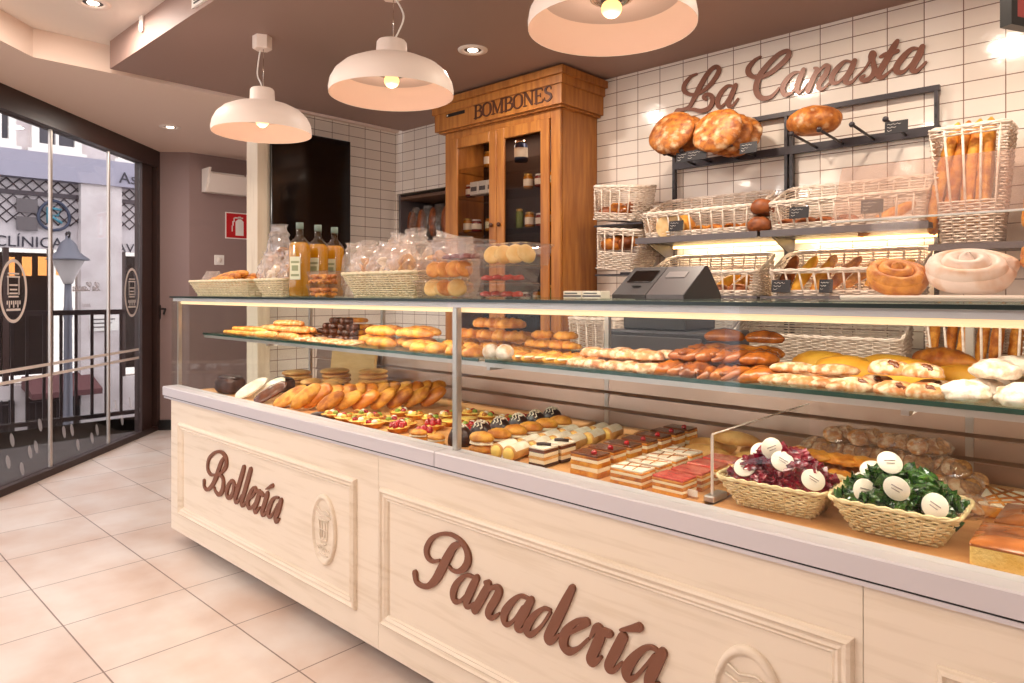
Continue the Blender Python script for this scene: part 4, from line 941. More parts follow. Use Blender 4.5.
lean = [PR('oval_golden_bun', organic(.075, .036, .022, .09, seed=s + 50, sq=.9), m_) for s, m_ in ((0, GOLD), (1, GOLDB), (2, GOLD), (3, cr('orange_glazed_crust', (226, 140, 48), (196, 104, 34), rough=.3, coat=.3)))]
eclm = [PR('chocolate_eclair', organic(.07, .026, .022, .05, seed=s, sq=.8), CHOC) for s in range(2)]
def tart(s, fruit):
    sh = MB().lathe([(.034, 0), (.044, .018), (.047, .019), (.042, .015), (0, .013)], 32, wob=lambda a, i: .04 * math.sin(14 * a) if i in (1, 2) else 0)
    cu = MB().lathe([(.041, .015), (.03, .021), (0, .023)], 20, capb=False, capt=False)
    ps = [('tart_shell', sh, GOLD), ('custard', cu, CUST)]
    rr = random.Random(s)
    if fruit == 'straw':
        for k in range(6):
            a = k * PI / 3 + s; q = .024 if k < 6 else 0; ps.append(('strawberry', organic(.013, .011, .016, .1, seed=k).xf(Matrix.Translation((q * math.cos(a), q * math.sin(a), .018))), BERRY))
        ps.append(('strawberry', organic(.013, .012, .018, .1, seed=9).xf(Matrix.Translation((0, 0, .022))), BERRY))
    elif fruit == 'mix':
        for k, mt in enumerate((BERRY, WGLZ, CUST, GOLDB, KIWI)): a = k * 1.26 + s; ps.append(('fruit_piece', organic(.013, .012, .011, .1, seed=k).xf(Matrix.Translation((.02 * math.cos(a), .02 * math.sin(a), .019))), mt))
    return Proto('fruit_tartlet', None, None, ps)
tst = [tart(s, 'straw') for s in range(2)]; tmx = [tart(s, 'mix') for s in range(3)]; tcu = [tart(5, '')]
def dome(s):
    R_ = .046; b = MB().lathe([(.044, 0), (R_, .006), (.043, .022), (.032, .036), (.016, .044), (0, .046)], 26, capt=False)
    dz = MB()
    for k in range(3):
        P = []
        for i in range(13):
            y = -.032 + .064 * i / 12; x = -.014 + k * .014 + .006 * math.sin(i * 1.7); q = min(1, math.hypot(x, y) / R_); P.append((x, y, .047 * math.sqrt(max(0, 1 - q * q)) ** 1.0 + .0015))
        dz.tube(P, .0021, 6)
    return Proto('chocolate_dome_cake', None, None, [('chocolate_dome', b, CHOC), ('white_drizzle', dz, WGLZ)])
doms = [dome(s) for s in range(2)]
def chouxc(s):
    return Proto('cream_filled_bun', None, None, [('lower_bun', organic(.043, .034, .015, .1, seed=s), GOLD), ('cream', organic(.040, .032, .008, .15, seed=s + 1).xf(Matrix.Translation((0, 0, .017))), CREAMY), ('upper_bun', organic(.042, .033, .015, .12, seed=s + 2).xf(Matrix.Translation((0, 0, .024))), GOLD)])
chx = [chouxc(s) for s in range(2)]
def cannolo(s):
    a = MB().lathe([(.020, -.05), (.025, -.048), (.025, .048), (.020, .05)], 18, axis='y', wob=lambda a, i: .05 * math.sin(a + s)).xf(Matrix.Translation((0, 0, .025)))
    c = MB().ball(lambda d: Vector((d.x * .021, -.049 + d.y * .010, .025 + d.z * .021)), 14, 8)
    p = MB().grid(lambda u, v: ((.0262 * math.cos(PI * (.12 + .76 * u))), -.044 + .088 * v, .025 + .0266 * math.sin(PI * (.12 + .76 * u))), 8, 8)
    return Proto('cream_horn', None, None, [('pastry_tube', a, PALEB), ('custard_filling', c, CUST), ('icing', p, WGLZ)])
can = [cannolo(s) for s in range(2)]
def slice_(name, w, d, layers, top=None):
    ps = []; z = 0
    for i, (nm, h, mt) in enumerate(layers):
        e = .0006 * (i % 2); ps.append((nm, MB().rbox(-w / 2 + e * 2, w / 2 - e * 2, -d / 2 + e * 2, d / 2 - e * 2, z, z + h, .0015), mt)); z += h
    if top: ps += top(w, d, z)
    return Proto(name, None, None, ps)
chsl = [slice_('layered_chocolate_slice', .062, .075, [('sponge', .010, CHOCM), ('cream', .012, CREAMY), ('sponge', .009, PALEB), ('cream', .012, CREAMY), ('chocolate_layer', .010, MILKC), ('icing', .006, WGLZ)], lambda w, d, z: [('chocolate_curl', MB().tube([(-.02, -.01, z + .004), (0, .0, z + .006), (.02, .012, z + .004)], .005, 8), CHOC)])]
mill = [slice_('chocolate_millefeuille', .100, .066, [('pastry', .015, GOLD), ('cream', .013, CREAMY), ('pastry', .013, GOLD), ('cream', .010, CREAMY), ('pastry', .008, GOLDB), ('chocolate_glaze', .006, MILKC)], lambda w, d, z: [('raspberry', organic(.009, .009, .009, .2, seed=3, nu=10, nv=8).xf(Matrix.Translation((.022, -.012, z))), BERRY)])]
whsl = [slice_('iced_pastry_slice', .105, .072, [('pastry', .011, GOLD), ('cream', .008, CREAMY), ('pastry', .010, GOLDB), ('cream', .008, CREAMY), ('pastry', .006, GOLD), ('white_icing', .006, WGLZ)], lambda w, d, z: [('glaze_line', MB().tube([(-w * .45, -d * .2, z + .001), (w * .45, d * .25, z + .001)], .0013, 6).tube([(-w * .1, -d * .45, z + .001), (-w * .25, d * .45, z + .001)], .0013, 6).tube([(w * .2, -d * .45, z + .001), (w * .1, d * .45, z + .001)], .0013, 6), GOLDB)])]
jesl = [slice_('red_jelly_slice', .095, .074, [('pastry', .010, GOLD), ('cream', .008, CREAMY), ('pastry', .009, GOLDB), ('cream', .007, CREAMY), ('pastry', .007, GOLD), ('red_jelly_top', .007, REDJ)])]
chec = [PR('dark_chocolate_eclair', organic(.062, .024, .022, .08, seed=s), CHOC) for s in range(2)]
nutb = [PR('nut_topped_roll', tubeloaf(.10, .024, .2, s + 2, 10, 14, tip=.4), NUTC) for s in range(2)]
cresc = [PR('pale_iced_crescent', tubeloaf(.16, .030, .05, s, 12, 18, bend=.02, tip=.5, ridge=.05, rn=4), PALEB) for s in range(2)]
flaky = [PR('flaky_golden_pastry', organic(.052, .038, .018, .35, seed=s + 70, nu=22, nv=14), cr('flaky_orange_crust', (232, 158, 56), (204, 116, 36), bump=(60, .8, .006))) for s in range(3)]
almb = []
def almbag(s):
    return Proto('bag_of_almond_biscuits', None, None, [('clear_bag', ruffle(.060, .045, .026, s, 18, .22, 12), FILM)] + [('almond_biscuit', disc(.027, .010, k + s).xf(Matrix.Translation((-.036 + .024 * k, .006 * (k % 2), .020)) @ Matrix.Rotation(.8, 4, 'X') @ Matrix.Rotation(.3 * k - .4, 4, 'Y')), NUTC if k % 2 else SUGAR) for k in range(4)])
almb = [almbag(s) for s in range(3)]
def candy(s, mt, lab):
    a = random.Random(s); w_ = ruffle(.034, .029, .024, s, 20, .42, 14)
    for k in range(2):
        sgn = 1 if k else -1; n0 = len(w_.v)
        w_.grid(lambda u, v: (sgn * (.024 + .020 * u), (.006 + .016 * u) * math.cos(PI * v) , .018 + (.004 + .010 * u) * math.sin(6 * PI * v)), 4, 12, smooth=False)
    L_ = MB().lathe([(0, 0), (.0265, 0), (.0275, .0015), (.0265, .003), (0, .003)], 28, axis='y').xf(Matrix.Translation((0, -.033, .022)) @ Matrix.Rotation(.25, 4, 'X'))
    T_ = MB().tube([(-.012, -.0345, .026), (.012, -.0345, .026)], .0012, 5).tube([(-.009, -.0345, .019), (.009, -.0345, .019)], .0010, 5).xf(Matrix.Translation((0, 0, 0)))
    if lab: return Proto('wrapped_sweet', w_, mt)
    return Proto('wrapped_sweet', None, None, [('foil_wrapper', w_, mt), ('round_label', L_, LABELW), ('label_print', T_, M('grey_print', (150, 130, 124), .6))])
rcan = [candy(s, REDW, s % 3) for s in range(5)]; gcan = [candy(s + 7, GREENW, s % 3) for s in range(5)]
def cakeslab(w, d, s):
    b = boxr(w, d, .044, .003); g = MB().grid(lambda u, v: ((u - .5) * w * 1.01, (v - .5) * d * 1.01, .044 + .009 * (1 - (2 * u - 1) ** 8) * (1 - (2 * v - 1) ** 8) + .004 * noise.noise(Vector((u * 5, v * 5, s)))), 16, 14)
    g.rbox(-w * .503, w * .503, -d * .503, d * .503, .036, .0445, .003)
    return Proto('glazed_sponge_slab', None, None, [('sponge', b, cr('pale_yellow_sponge', (250, 220, 140), (236, 192, 96), bump=(160, .8, .004), rand=.02)), ('caramel_glaze', g, cr('caramel_glaze', (188, 110, 56), (136, 72, 34), rough=.2, coat=.5, scale=14, bump=(20, .3, .004)))])
slab = cakeslab(.26, .17, 1); 
def crossc(w, d):
    b = boxr(w, d, .026, .003); t = MB().rbox(-w * .5, w * .5, -d * .5, d * .5, .0262, .034, .003); l = MB()
    for k in range(-2, 3): l.tube([(max(-w / 2, k * .07 - d / 2), -d / 2 + .002, .0345), (min(w / 2, k * .07 + d / 2), d / 2 - .002, .0345)], .0035, 6).tube([(min(w / 2, k * .07 + d / 2), -d / 2 + .002, .0345), (max(-w / 2, k * .07 - d / 2), d / 2 - .002, .0345)], .0035, 6)
    return Proto('lattice_iced_cake', None, None, [('sponge', b, GOLD), ('pale_icing', t, WGLZ), ('caramel_line', l, GOLDB)])
crossk = crossc(.22, .17)
# ================================================================== SETTING OUT THE UPPER GLASS SHELF
ZS, ZD = 1.1265, 0.8150
WE = 'from the window end'
def lay(protos, cat, group, desc, spots, where):
    """spots: (x, y, z, rz, rx, ry, scale, 'row words') ; numbered along x inside each row"""
    rows = {}
    for s in spots: rows.setdefault(s[7], []).append(s)
    for rw, L_ in rows.items():
        L_.sort(key=lambda s: s[0]); one = len(L_) == 1
        for i, s in enumerate(L_):
            if one: lab = f'{desc} {where}, {rw}'
            elif i == len(L_) - 1: lab = f'{desc} {where}, {rw}, last {WE}'
            else: lab = f'{desc} {where}, {rw}, {ORD[i]} {WE}'
            pr = protos[R.randrange(len(protos))] if isinstance(protos, list) else protos
            pr.put((s[0], s[1], s[2]), (s[4], s[5], s[3]), s[6], lab.replace('  ', ' ').replace(' ,', ','), cat, group)
def J(a): return R.uniform(-a, a)
def line(x0, x1, n, y, z, rz=0, rw='front row', rx=0, ry=0, sc=1.0, jx=.006, jr=.15, js=.06):
    return [((x0 + (x1 - x0) * (i / max(1, n - 1) if n > 1 else .5)) + J(jx), y + J(jx), z, rz + J(jr), rx + J(.06), ry, sc * (1 + J(js)), rw) for i in range(n)]
def leanrot(tilt, roll, yaw):
    m = Matrix.Rotation(yaw, 3, 'Z') @ Matrix.Rotation(tilt, 3, 'X') @ Matrix.Rotation(roll, 3, 'Z'); return m.to_euler()
# breadsticks and sugared sticks at the window end
lay(sticks, 'breadstick', 'breadsticks on the glass shelf', 'long thin breadstick', [(-3.50 + .012 * k, 1.675 + .027 * k, ZS + .0, J(.03), 0, 0, 1, ['front', 'second', 'third', 'fourth', 'fifth'][k] + ' of the row') for k in range(5)], 'lying along the glass shelf')
lay(sticks, 'breadstick', 'breadsticks on the glass shelf', 'long thin breadstick', [(-3.46, 1.70 + .05 * k, ZS + .019, J(.05), 0, 0, .95, ['front', 'rear'][k] + ' of the upper layer') for k in range(2)], 'piled on the glass shelf')
lay(sugst, 'pastry', 'sugared sticks on the glass shelf', 'rough sugared stick', line(-3.24, -3.02, 2, 1.68, ZS, .05, 'front row') + line(-3.27, -3.0, 2, 1.735, ZS, -.05, 'second row') + line(-3.30, -3.02, 2, 1.79, ZS, .08, 'third row')
    + line(-3.25, -3.02, 2, 1.71, ZS + .029, .1, 'upper layer front') + line(-3.26, -3.03, 2, 1.77, ZS + .029, -.1, 'upper layer rear') + line(-3.13, -3.13, 1, 1.74, ZS + .058, .2, 'on top'), 'by the breadsticks')
lay(flats, 'pastry', 'flat almond pastries', 'flat sugared almond pastry', line(-2.86, -2.50, 4, 1.66, ZS, .1, 'front row') + line(-2.84, -2.56, 3, 1.73, ZS, .1, 'second row'), 'on the glass shelf')
lay(ctips, 'pastry', 'chocolate tipped pastries', 'chocolate tipped pastry', line(-3.00, -2.66, 10, 1.84, ZS, PI / 2, 'bottom layer', jr=.15, sc=.86) + line(-2.98, -2.69, 9, 1.86, ZS + .026, PI / 2 - .1, 'second layer', jr=.2, sc=.86) + line(-2.95, -2.71, 7, 1.88, ZS + .052, PI / 2 - .1, 'third layer', jr=.25, sc=.86) + line(-2.92, -2.78, 4, 1.90, ZS + .078, PI / 2, 'top layer', jr=.3, sc=.86), 'stacked end-on')
lay(longs, 'pastry', 'long golden pastries', 'long golden pastry', line(-2.36, -2.10, 2, 1.72, ZS, 0, 'front row', jr=.08) + line(-2.50, -2.24, 2, 1.79, ZS, 0, 'second row', jr=.08) + line(-2.55, -2.28, 2, 1.87, ZS, 0, 'third row', jr=.08)
    + line(-2.40, -2.18, 2, 1.765, ZS + .043, 0, 'upper layer front', jr=.1) + line(-2.46, -2.26, 2, 1.86, ZS + .043, 0, 'upper layer rear', jr=.1), 'on the glass shelf')
lay(puffs, 'pastry', 'cream puffs by the glass post', 'golden cream puff', line(-2.04, -1.74, 4, 1.675, ZS, 0, 'front row'), 'on the glass shelf by the post')
lay(crois, 'croissant', 'croissants by the glass post', 'golden croissant', line(-2.0, -1.68, 4, 1.79, ZS, 0, 'front row', jr=.6) + line(-2.02, -1.70, 4, 1.90, ZS, .2, 'second row', jr=.6) + line(-1.96, -1.70, 4, 1.85, ZS + .045, .3, 'upper layer', jr=.6) + line(-1.90, -1.76, 3, 1.86, ZS + .09, .3, 'on top', jr=.6), 'on the glass shelf behind the post')
lay(powb, 'pastry', 'powdered balls', 'small white powdered ball', line(-1.66, -1.595, 2, 1.67, ZS, 0, 'front row', jx=.002), 'beside the glass post')
lay(sandws, 'pastry', 'filled mini rolls', 'cream filled mini roll', line(-1.535, -1.345, 5, 1.685, ZS, PI / 2 - .25, 'front row', jr=.12) , 'on the glass shelf')
lay(minic, 'croissant', 'mini croissants', 'mini croissant', line(-1.64, -1.40, 4, 1.78, ZS, .2, 'front row', jr=.5) + line(-1.66, -1.42, 4, 1.86, ZS, .2, 'rear row', jr=.5) + line(-1.60, -1.45, 4, 1.82, ZS + .032, .2, 'upper layer', jr=.5) + line(-1.56, -1.47, 2, 1.83, ZS + .064, .2, 'on top', jr=.5), 'behind the filled rolls')
lay(chocp, 'pastry', 'chocolate filled pastries', 'chocolate filled pastry', line(-1.38, -1.22, 3, 1.80, ZS, PI / 2 - .5, 'front row', jr=.2) + line(-1.44, -1.26, 3, 1.93, ZS, PI / 2 - .3, 'rear row', jr=.2), 'on the glass shelf')
lay(sugb, 'bun', 'small sugared buns', 'small sugared bun', line(-1.285, -1.03, 5, 1.665, ZS, .2, 'front row', jr=.5) + line(-1.24, -1.02, 4, 1.735, ZS, -.2, 'second row', jr=.5) + line(-1.18, -1.02, 3, 1.81, ZS, .2, 'third row', jr=.5)
    + line(-1.25, -1.06, 4, 1.70, ZS + .031, .2, 'upper layer front', jr=.5) + line(-1.20, -1.05, 3, 1.775, ZS + .031, 0, 'upper layer rear', jr=.5), 'on the glass shelf')
lay(braids, 'pastry', 'glazed brown twists', 'glazed brown twist', line(-.985, -.725, 7, 1.70, ZS, PI / 2 - .55, 'front row', jr=.35, ry=-.12, js=.12) + line(-1.0, -.74, 7, 1.79, ZS, PI / 2 - .5, 'second row', jr=.4, js=.12) + line(-1.04, -.80, 6, 1.90, ZS, PI / 2 - .5, 'third row', jr=.5, js=.12)
    + line(-.97, -.76, 6, 1.755, ZS + .036, PI / 2 - .5, 'upper layer front', jr=.5, js=.12) + line(-.99, -.80, 4, 1.86, ZS + .036, PI / 2 - .5, 'upper layer rear', jr=.6, js=.12), 'on the glass shelf')
lay(rolls, 'roll', 'golden rolls above the twists', 'plump golden roll', line(-.99, -.84, 3, 1.98, ZS + .03, .6, 'front row', jr=.4) + line(-.96, -.85, 2, 1.98, ZS + .075, .3, 'on top', jr=.3), 'heaped behind the glazed twists')
lay(fing, 'pastry', 'sugared fingers', 'sugared dough finger', line(-.675, -.515, 5, 1.675, ZS, PI / 2 - .9, 'front row', jr=.2) + line(-.66, -.50, 3, 1.76, ZS, PI / 2 - .9, 'second row', jr=.2) + line(-.655, -.56, 2, 1.715, ZS + .028, .5, 'on top', jr=.2), 'beside the glazed twists')
lay(sponges, 'cake', 'yellow sponge cakes', 'yellow sponge cake', [(s_[0], s_[1], s_[2], s_[3], s_[4], s_[5], 1.3, s_[7]) for s_ in line(-.575, -.435, 2, 1.85, ZS, .1, 'front row', jr=.15) + line(-.68, -.52, 2, 1.97, ZS, .1, 'rear row', jr=.15)], 'behind the sugared fingers')
lay(yloaf, 'loaf', 'long yellow loaves', 'long yellow loaf', [(-.30, 1.915, ZS + .01, -.12, 0, 0, 1.05, 'front one'), (-.64, 2.07, ZS, -.1, 0, 0, .9, 'rear one')], 'on the glass shelf')
lay(bloaf, 'loaf', 'small scored loaves', 'small scored golden loaf', [(-.50, 2.07, ZS + .0, -.25, 0, 0, 1.0, 'lower one'), (-.40, 2.02, ZS + .035, -.5, 0, 0, 1.05, 'upper one')], 'behind the sponge cakes')
lay(chd, 'bun', 'sugared chocolate buns', 'sugared bun with chocolate inside', line(-.50, -.36, 3, 1.675, ZS, .2, 'front row', jr=.4) + line(-.48, -.36, 2, 1.745, ZS, -.2, 'second row', jr=.4) + line(-.445, -.38, 2, 1.705, ZS + .04, .3, 'on top', jr=.4), 'on the glass shelf')
lay(powbun, 'bun', 'white powdered buns', 'round white powdered bun', line(-.295, -.02, 4, 1.68, ZS, 0, 'front row', jx=.003, jr=1) + line(-.275, .0, 4, 1.765, ZS, 0, 'second row', jx=.004, jr=1) + line(-.24, .02, 3, 1.855, ZS, 0, 'rear row', jx=.004, jr=1)
    + line(-.245, -.05, 3, 1.735, ZS + .044, 0, 'upper layer front', jr=1) + line(-.23, -.02, 3, 1.82, ZS + .044, 0, 'upper layer rear', jr=1), 'on the glass shelf')
# a handful beyond the frame's edge so the display does not stop short
lay(powbun, 'bun', 'white powdered buns', 'powdered bun', line(.09, .27, 3, 1.70, ZS, 0, 'far row beyond the pile', jr=1), 'on the glass shelf')
# trays' card labels
# ================================================================== LOWER DECK, WINDOW END
WD = 'in the lower display'
cblock.put((-3.60, 1.66, ZD), (0, 0, .1), .95, 'dark chocolate cake block at the window end of the lower display', 'cake')
cblock.put((-3.44, 1.88, ZD), (0, 0, -.1), .8, 'second chocolate cake block behind the first at the window end', 'cake')
for k, (x, y) in enumerate([(-3.20, 1.90), (-3.10, 1.98), (-3.02, 1.90)]): muf.put((x, y, ZD), (0, 0, k), 1.15, f'frilled dark muffin with pale top behind the flat ovals, {ORD[k]} {WE}', 'muffin', 'frilled muffins')
tl = ['white iced flat oval pastry by the chocolate block, front one', 'white iced flat oval pastry by the chocolate block, rear one', 'milk chocolate covered flat oval pastry in the lower display', 'golden flat oval pastry beside the chocolate covered one']
for k, (x, y, i) in enumerate([(-3.36, 1.66, 0), (-3.30, 1.73, 1), (-3.15, 1.655, 2), (-2.955, 1.65, 3)]): tong[i].put((x, y, ZD + .045), leanrot(.75, .85, .35), 1.05, tl[k], 'pastry', 'flat oval pastries')
for c_, (x, y) in enumerate([(-3.55, 2.02), (-3.28, 2.10), (-3.10, 2.22)]):
    for k in range(4 if c_ == 0 else 5): cook[k % 3].put((x + J(.006), y + J(.006), ZD + .024 * k), (0, 0, J(3)), 1.65, f'round pale cookie, {ORD[k]} from the bottom of the {ORD[c_]} cookie stack {WE}', 'cookie', 'stacked round cookies')
for k in range(12):
    lean[(k * 7) % 4].put((-2.83 + .30 * k / 11, 1.66 + .48 * k / 11, ZD + .058), leanrot(1.02 + J(.05), .75 + J(.1), .45 + J(.08)), 1.05 + J(.05), f'golden oval bun leaning in the long row of buns, {ORD[k]} from the front glass', 'bun', 'leaning golden oval buns')
for k in range(7):
    lean[(k * 5 + 1) % 4].put((-2.66 + .22 * k / 6, 1.68 + .40 * k / 6, ZD + .052), leanrot(1.0 + J(.05), .7 + J(.1), .45 + J(.08)), .92, f'oval bun leaning in the short row beside the tartlets, {ORD[k]} from the front glass', 'bun', 'leaning oval buns, short row')
lay(eclm, 'eclair', 'small chocolate eclairs', 'small chocolate eclair', line(-2.63, -2.55, 2, 1.615, ZD, .9, 'front row', jr=.1, sc=.75), 'in front of the oval buns')
for (pr, x0, x1, n, y, rw) in ((tmx, -2.57, -2.27, 4, 1.625, 'front row'), (tmx, -2.49, -2.18, 4, 1.715, 'second row'), (tmx + tcu, -2.40, -1.98, 5, 1.86, 'third row'), (tmx + tcu, -2.20, -1.96, 3, 1.95, 'fourth row'), (tmx, -2.16, -1.96, 3, 2.05, 'rear row')):
    lay(pr, 'tartlet', 'mixed fruit tartlets', 'mixed fruit tartlet', line(x0, x1, n, y, ZD, 0, rw, jr=2, js=.02, jx=.003), 'in the lower display')
lay(tst, 'tartlet', 'strawberry tartlets', 'strawberry tartlet heaped with glazed berries', line(-2.13, -1.98, 2, 1.64, ZD, 0, 'front row', jr=2, js=.02, jx=.002) + line(-2.07, -1.88, 2, 1.765, ZD, 0, 'second row', jr=2, js=.02, jx=.002) + line(-1.90, -1.9, 1, 1.86, ZD, 0, 'third row') + line(-1.88, -1.88, 1, 1.96, ZD, 0, 'fourth row') + line(-1.87, -1.87, 1, 2.06, ZD, 0, 'rear row'), '')
lay(chx, 'bun', 'cream buns by the post', 'cream filled bun', line(-1.96, -1.86, 2, 1.60, ZD, .1, 'in front of the strawberry tartlets', jx=.002, sc=.85), 'beside the post')
def col(protos, cat, group, desc, x, ys, sc=1.0, rz=0, where='', skew=0.0, z=ZD, jr=.05):
    for k, y in enumerate(ys):
        lab = f'{desc}, {ORD[k]} from the front glass{where}' if len(ys) > 1 else f'{desc}{where}'
        protos[k % len(protos)].put((x + skew * (y - ys[0]) + J(.002), y, z), (0, 0, rz + J(jr)), sc, lab, cat, group)
def ysq(y0, n, p): return [y0 + p * k for k in range(n)]
col(doms, 'cake', 'chocolate domes with drizzle', 'chocolate dome cake with white drizzle', -1.79, ysq(1.65, 6, .100), (1.05, .86, 1.5), rz=.15)
col(chx, 'bun', 'cream filled buns', 'golden cream filled bun', -1.665, ysq(1.63, 6, .084), (1.1, 1.1, 1.5), .1, ' beside the domes')
col(can, 'pastry', 'white dusted cream horns', 'white dusted cream horn, row nearest the domes', -1.575 + .02, [1.63, 1.74, 1.85, 1.96], 1.0, .15)
col(can, 'pastry', 'white dusted cream horns', 'white dusted cream horn, middle row', -1.505, [1.63, 1.74, 1.85, 1.96, 2.07], 1.0, .15)
col(can, 'pastry', 'white dusted cream horns', 'cream horn beside the layered slices', -1.452, [1.75, 1.86, 1.97, 2.08], 1.0, .15)
col(chsl, 'cake slice', 'layered chocolate slices', 'layered chocolate and cream slice', -1.395, ysq(1.635, 2, .085), 1.0, .03)
col(nutb, 'roll', 'nut topped rolls', 'nut topped roll behind the layered slices', -1.375, [1.84, 1.94, 2.05, 2.16], 1.0, PI / 2)
col(chec, 'eclair', 'dark chocolate eclairs', 'dark chocolate eclair in the middle display', -1.315, [1.81, 1.94, 2.07, 2.2], 1.0, PI / 2)
col(mill, 'cake slice', 'chocolate millefeuille slices', 'chocolate glazed millefeuille with raspberry', -1.225, ysq(1.645, 7, .087), 1.0, 0, jr=.02)
col(whsl, 'cake slice', 'white iced pastry slices', 'white iced pastry slice', -1.075, ysq(1.640, 4, .091), 1.0, 0, jr=.03)
col(jesl, 'cake slice', 'red jelly slices', 'red jelly topped slice', -.945, ysq(1.645, 4, .091), 1.0, 0, jr=.03)
lay(cresc, 'pastry', 'pale iced crescents', 'pale iced crescent', line(-1.08, -.90, 2, 2.07, ZD, .1, 'front row', jr=.1) + line(-1.10, -.92, 2, 2.16, ZD, .1, 'rear row', jr=.1) + line(-1.01, -1.01, 1, 2.115, ZD + .045, .1, 'on top'), 'behind the white iced slices')
# ---- beyond the glass divider
tb = basket('sweets_basket', 'cream wicker basket of burgundy wrapped sweets beside the glass divider', (-.692, 1.722, ZD), .04, WICKN, (.185, .125, .268, .205, .070), rows=10, pitch=.017, r=.0028)
gb = basket('sweets_basket', 'cream wicker basket of green wrapped sweets next to the sponge slab', (-.425, 1.722, ZD), .02, WICKN, (.175, .125, .255, .205, .070), rows=10, pitch=.017, r=.0028)
def heap(protos, cx, cy, rz, grp, desc, tail, sd):
    rr = random.Random(sd); n = 0; c, s = math.cos(rz), math.sin(rz)
    spots = [(-.074, -.050, .072), (-.03, -.054, .070), (.03, -.054, .070), (.074, -.050, .072), (-.078, .0, .062), (.078, .0, .062), (-.03, -.005, .052), (.03, -.0, .052), (-.078, .055, .062), (-.03, .062, .056), (.03, .062, .056), (.078, .055, .062),
             (-.058, -.035, .098), (.0, -.040, .102), (.055, -.035, .098), (-.055, .03, .098), (.0, .035, .1), (.055, .03, .098), (-.02, -.002, .128), (.034, .004, .124)]
    hn = ['in the bottom layer', 'in the middle layer', 'on top']
    cnt = {}
    for (x, y, z) in spots:
        h_ = 0 if z < .09 else (1 if z < .11 else 2); cnt[h_] = cnt.get(h_, 0) + 1
        protos[n % len(protos)].put((cx + c * x - s * y, cy + s * x + c * y, ZD + z - .014), (rr.uniform(-1.25, -.1), rr.uniform(-.5, .5), rr.uniform(-.5, 1.1)), .98, f'{desc}{" with round label" if not (n % len(protos)) % 3 else ""} {hn[h_]}, {ORD[cnt[h_] - 1]} from front', 'sweet', grp); n += 1
heap(rcan, -.692, 1.722, .04, 'burgundy wrapped sweets', 'burgundy foil wrapped sweet', '', 3)
heap(gcan, -.425, 1.722, .02, 'green wrapped sweets', 'green foil wrapped sweet', '', 5)
lay(flaky, 'pastry', 'flaky golden pastries', 'flaky golden pastry', line(-.80, -.50, 5, 1.90, ZD, .3, 'front row', jr=1.2) + line(-.80, -.52, 5, 1.98, ZD, .3, 'second row', jr=1.2) + line(-.80, -.54, 5, 2.04, ZD + .03, .3, 'third row', jr=1.2) + line(-.78, -.54, 4, 1.94, ZD + .035, .3, 'upper layer', jr=1.2) + line(-.76, -.56, 4, 1.99, ZD + .07, .3, 'on top', jr=1.2), 'behind the sweets baskets')
lay(almb, 'biscuit bag', 'bags of almond biscuits', 'clear bag of almond biscuits', line(-.78, -.40, 5, 2.13, ZD, .3, 'front row', jr=.9) + line(-.80, -.40, 5, 2.23, ZD, .3, 'rear row', jr=.9) + line(-.76, -.42, 5, 2.17, ZD + .045, .3, 'upper layer', jr=.9) + line(-.70, -.46, 4, 2.19, ZD + .088, .3, 'on top', jr=.9)
    + line(-.46, -.34, 3, 1.965, ZD, .3, 'behind the green sweets', jr=.8), '')
slab.put((-.145, 1.69, ZD), (0, 0, .02), 1, 'caramel glazed yellow sponge slab at the front of the lower display', 'cake'); slab.put((-.130, 1.88, ZD), (0, 0, -.01), 1, 'caramel glazed sponge slab behind the front one', 'cake')
slab.put((.15, 1.70, ZD), (0, 0, .01), 1, 'caramel glazed sponge slab beyond the front one', 'cake')
crossk.put((-.215, 2.06, ZD), (0, 0, .03), 1, 'white iced cake with caramel lattice behind the sponge slabs', 'cake'); crossk.put((.03, 2.06, ZD), (0, 0, -.02), 1, 'lattice iced cake beyond the first one behind the sponge slabs', 'cake')
for k, (px, py, lab) in enumerate([(435, 444, 'beside the glass post'), (493, 462, 'in front of the cream horns'), (688, 497, 'beside the glass divider'), (1016, 570, 'in front of the sponge slab')]):
    x, y = onZ(px, py, ZD); t = thing('price_holder', f'small clear price holder {lab}', 'price holder', (x, max(y, 1.588), ZD), 0, None)
    MB().rbox(-.03, .03, -.006, .006, 0, .004, .001).build('foot', TUBM, t); MB().rbox(-.028, .028, -.003, .0, .0045, .022, .001).build('card', WHITE, t)
# ================================================================== BACK WALL: WORKTOP, RACK, BASKETS, BREAD
t = thing('back_counter', 'cream back worktop under the wall of bread baskets', 'worktop', (-.8, 3.35, 0))
MB().box(-1.85, 2.2, -.22, .31, .08, .89).build('cabinet_body', LIMED, t); MB().rbox(-1.86, 2.2, -.26, .31, .8905, .93, .004).build('worktop', STEEL, t); MB().box(-1.83, 2.2, -.16, .31, 0, .0795).build('plinth', BLACK, t)
for k in range(6): MB().rbox(-1.80 + k * .62, -1.22 + k * .62, -.234, -.2205, .12, .86, .004).build('cupboard_door', LIMED, t)
RK = thing('bread_rack', 'charcoal metal wall rack with rails and pegs under the shop name', 'rack', (-1.42, YB - .002, 0))
def rk(n, mb, mat=CHARC): mb.xf(Matrix.Translation((1.42, -YB + .002, 0))); return mb.build(n, mat, RK)
UX = [-2.098, -1.422, -.749, -.08]
for ux in UX:
    for d in (-.022, .006) if ux == -1.422 else (-.008,):
        m = MB(); m.box(ux + d, ux + d + .016, 3.635, 3.665, .935, 2.295); m.mi = 1
        for k in range(24): m.box(ux + d + .004, ux + d + .012, 3.6335, 3.6352, 1.0 + k * .052, 1.02 + k * .052)
        rk('upright', m, [CHARC, BLACK])
for z, h in ((2.272, .024), (2.07, .042)): rk('rail', MB().box(-2.10, -.735, 3.632, 3.662, z, z + h))
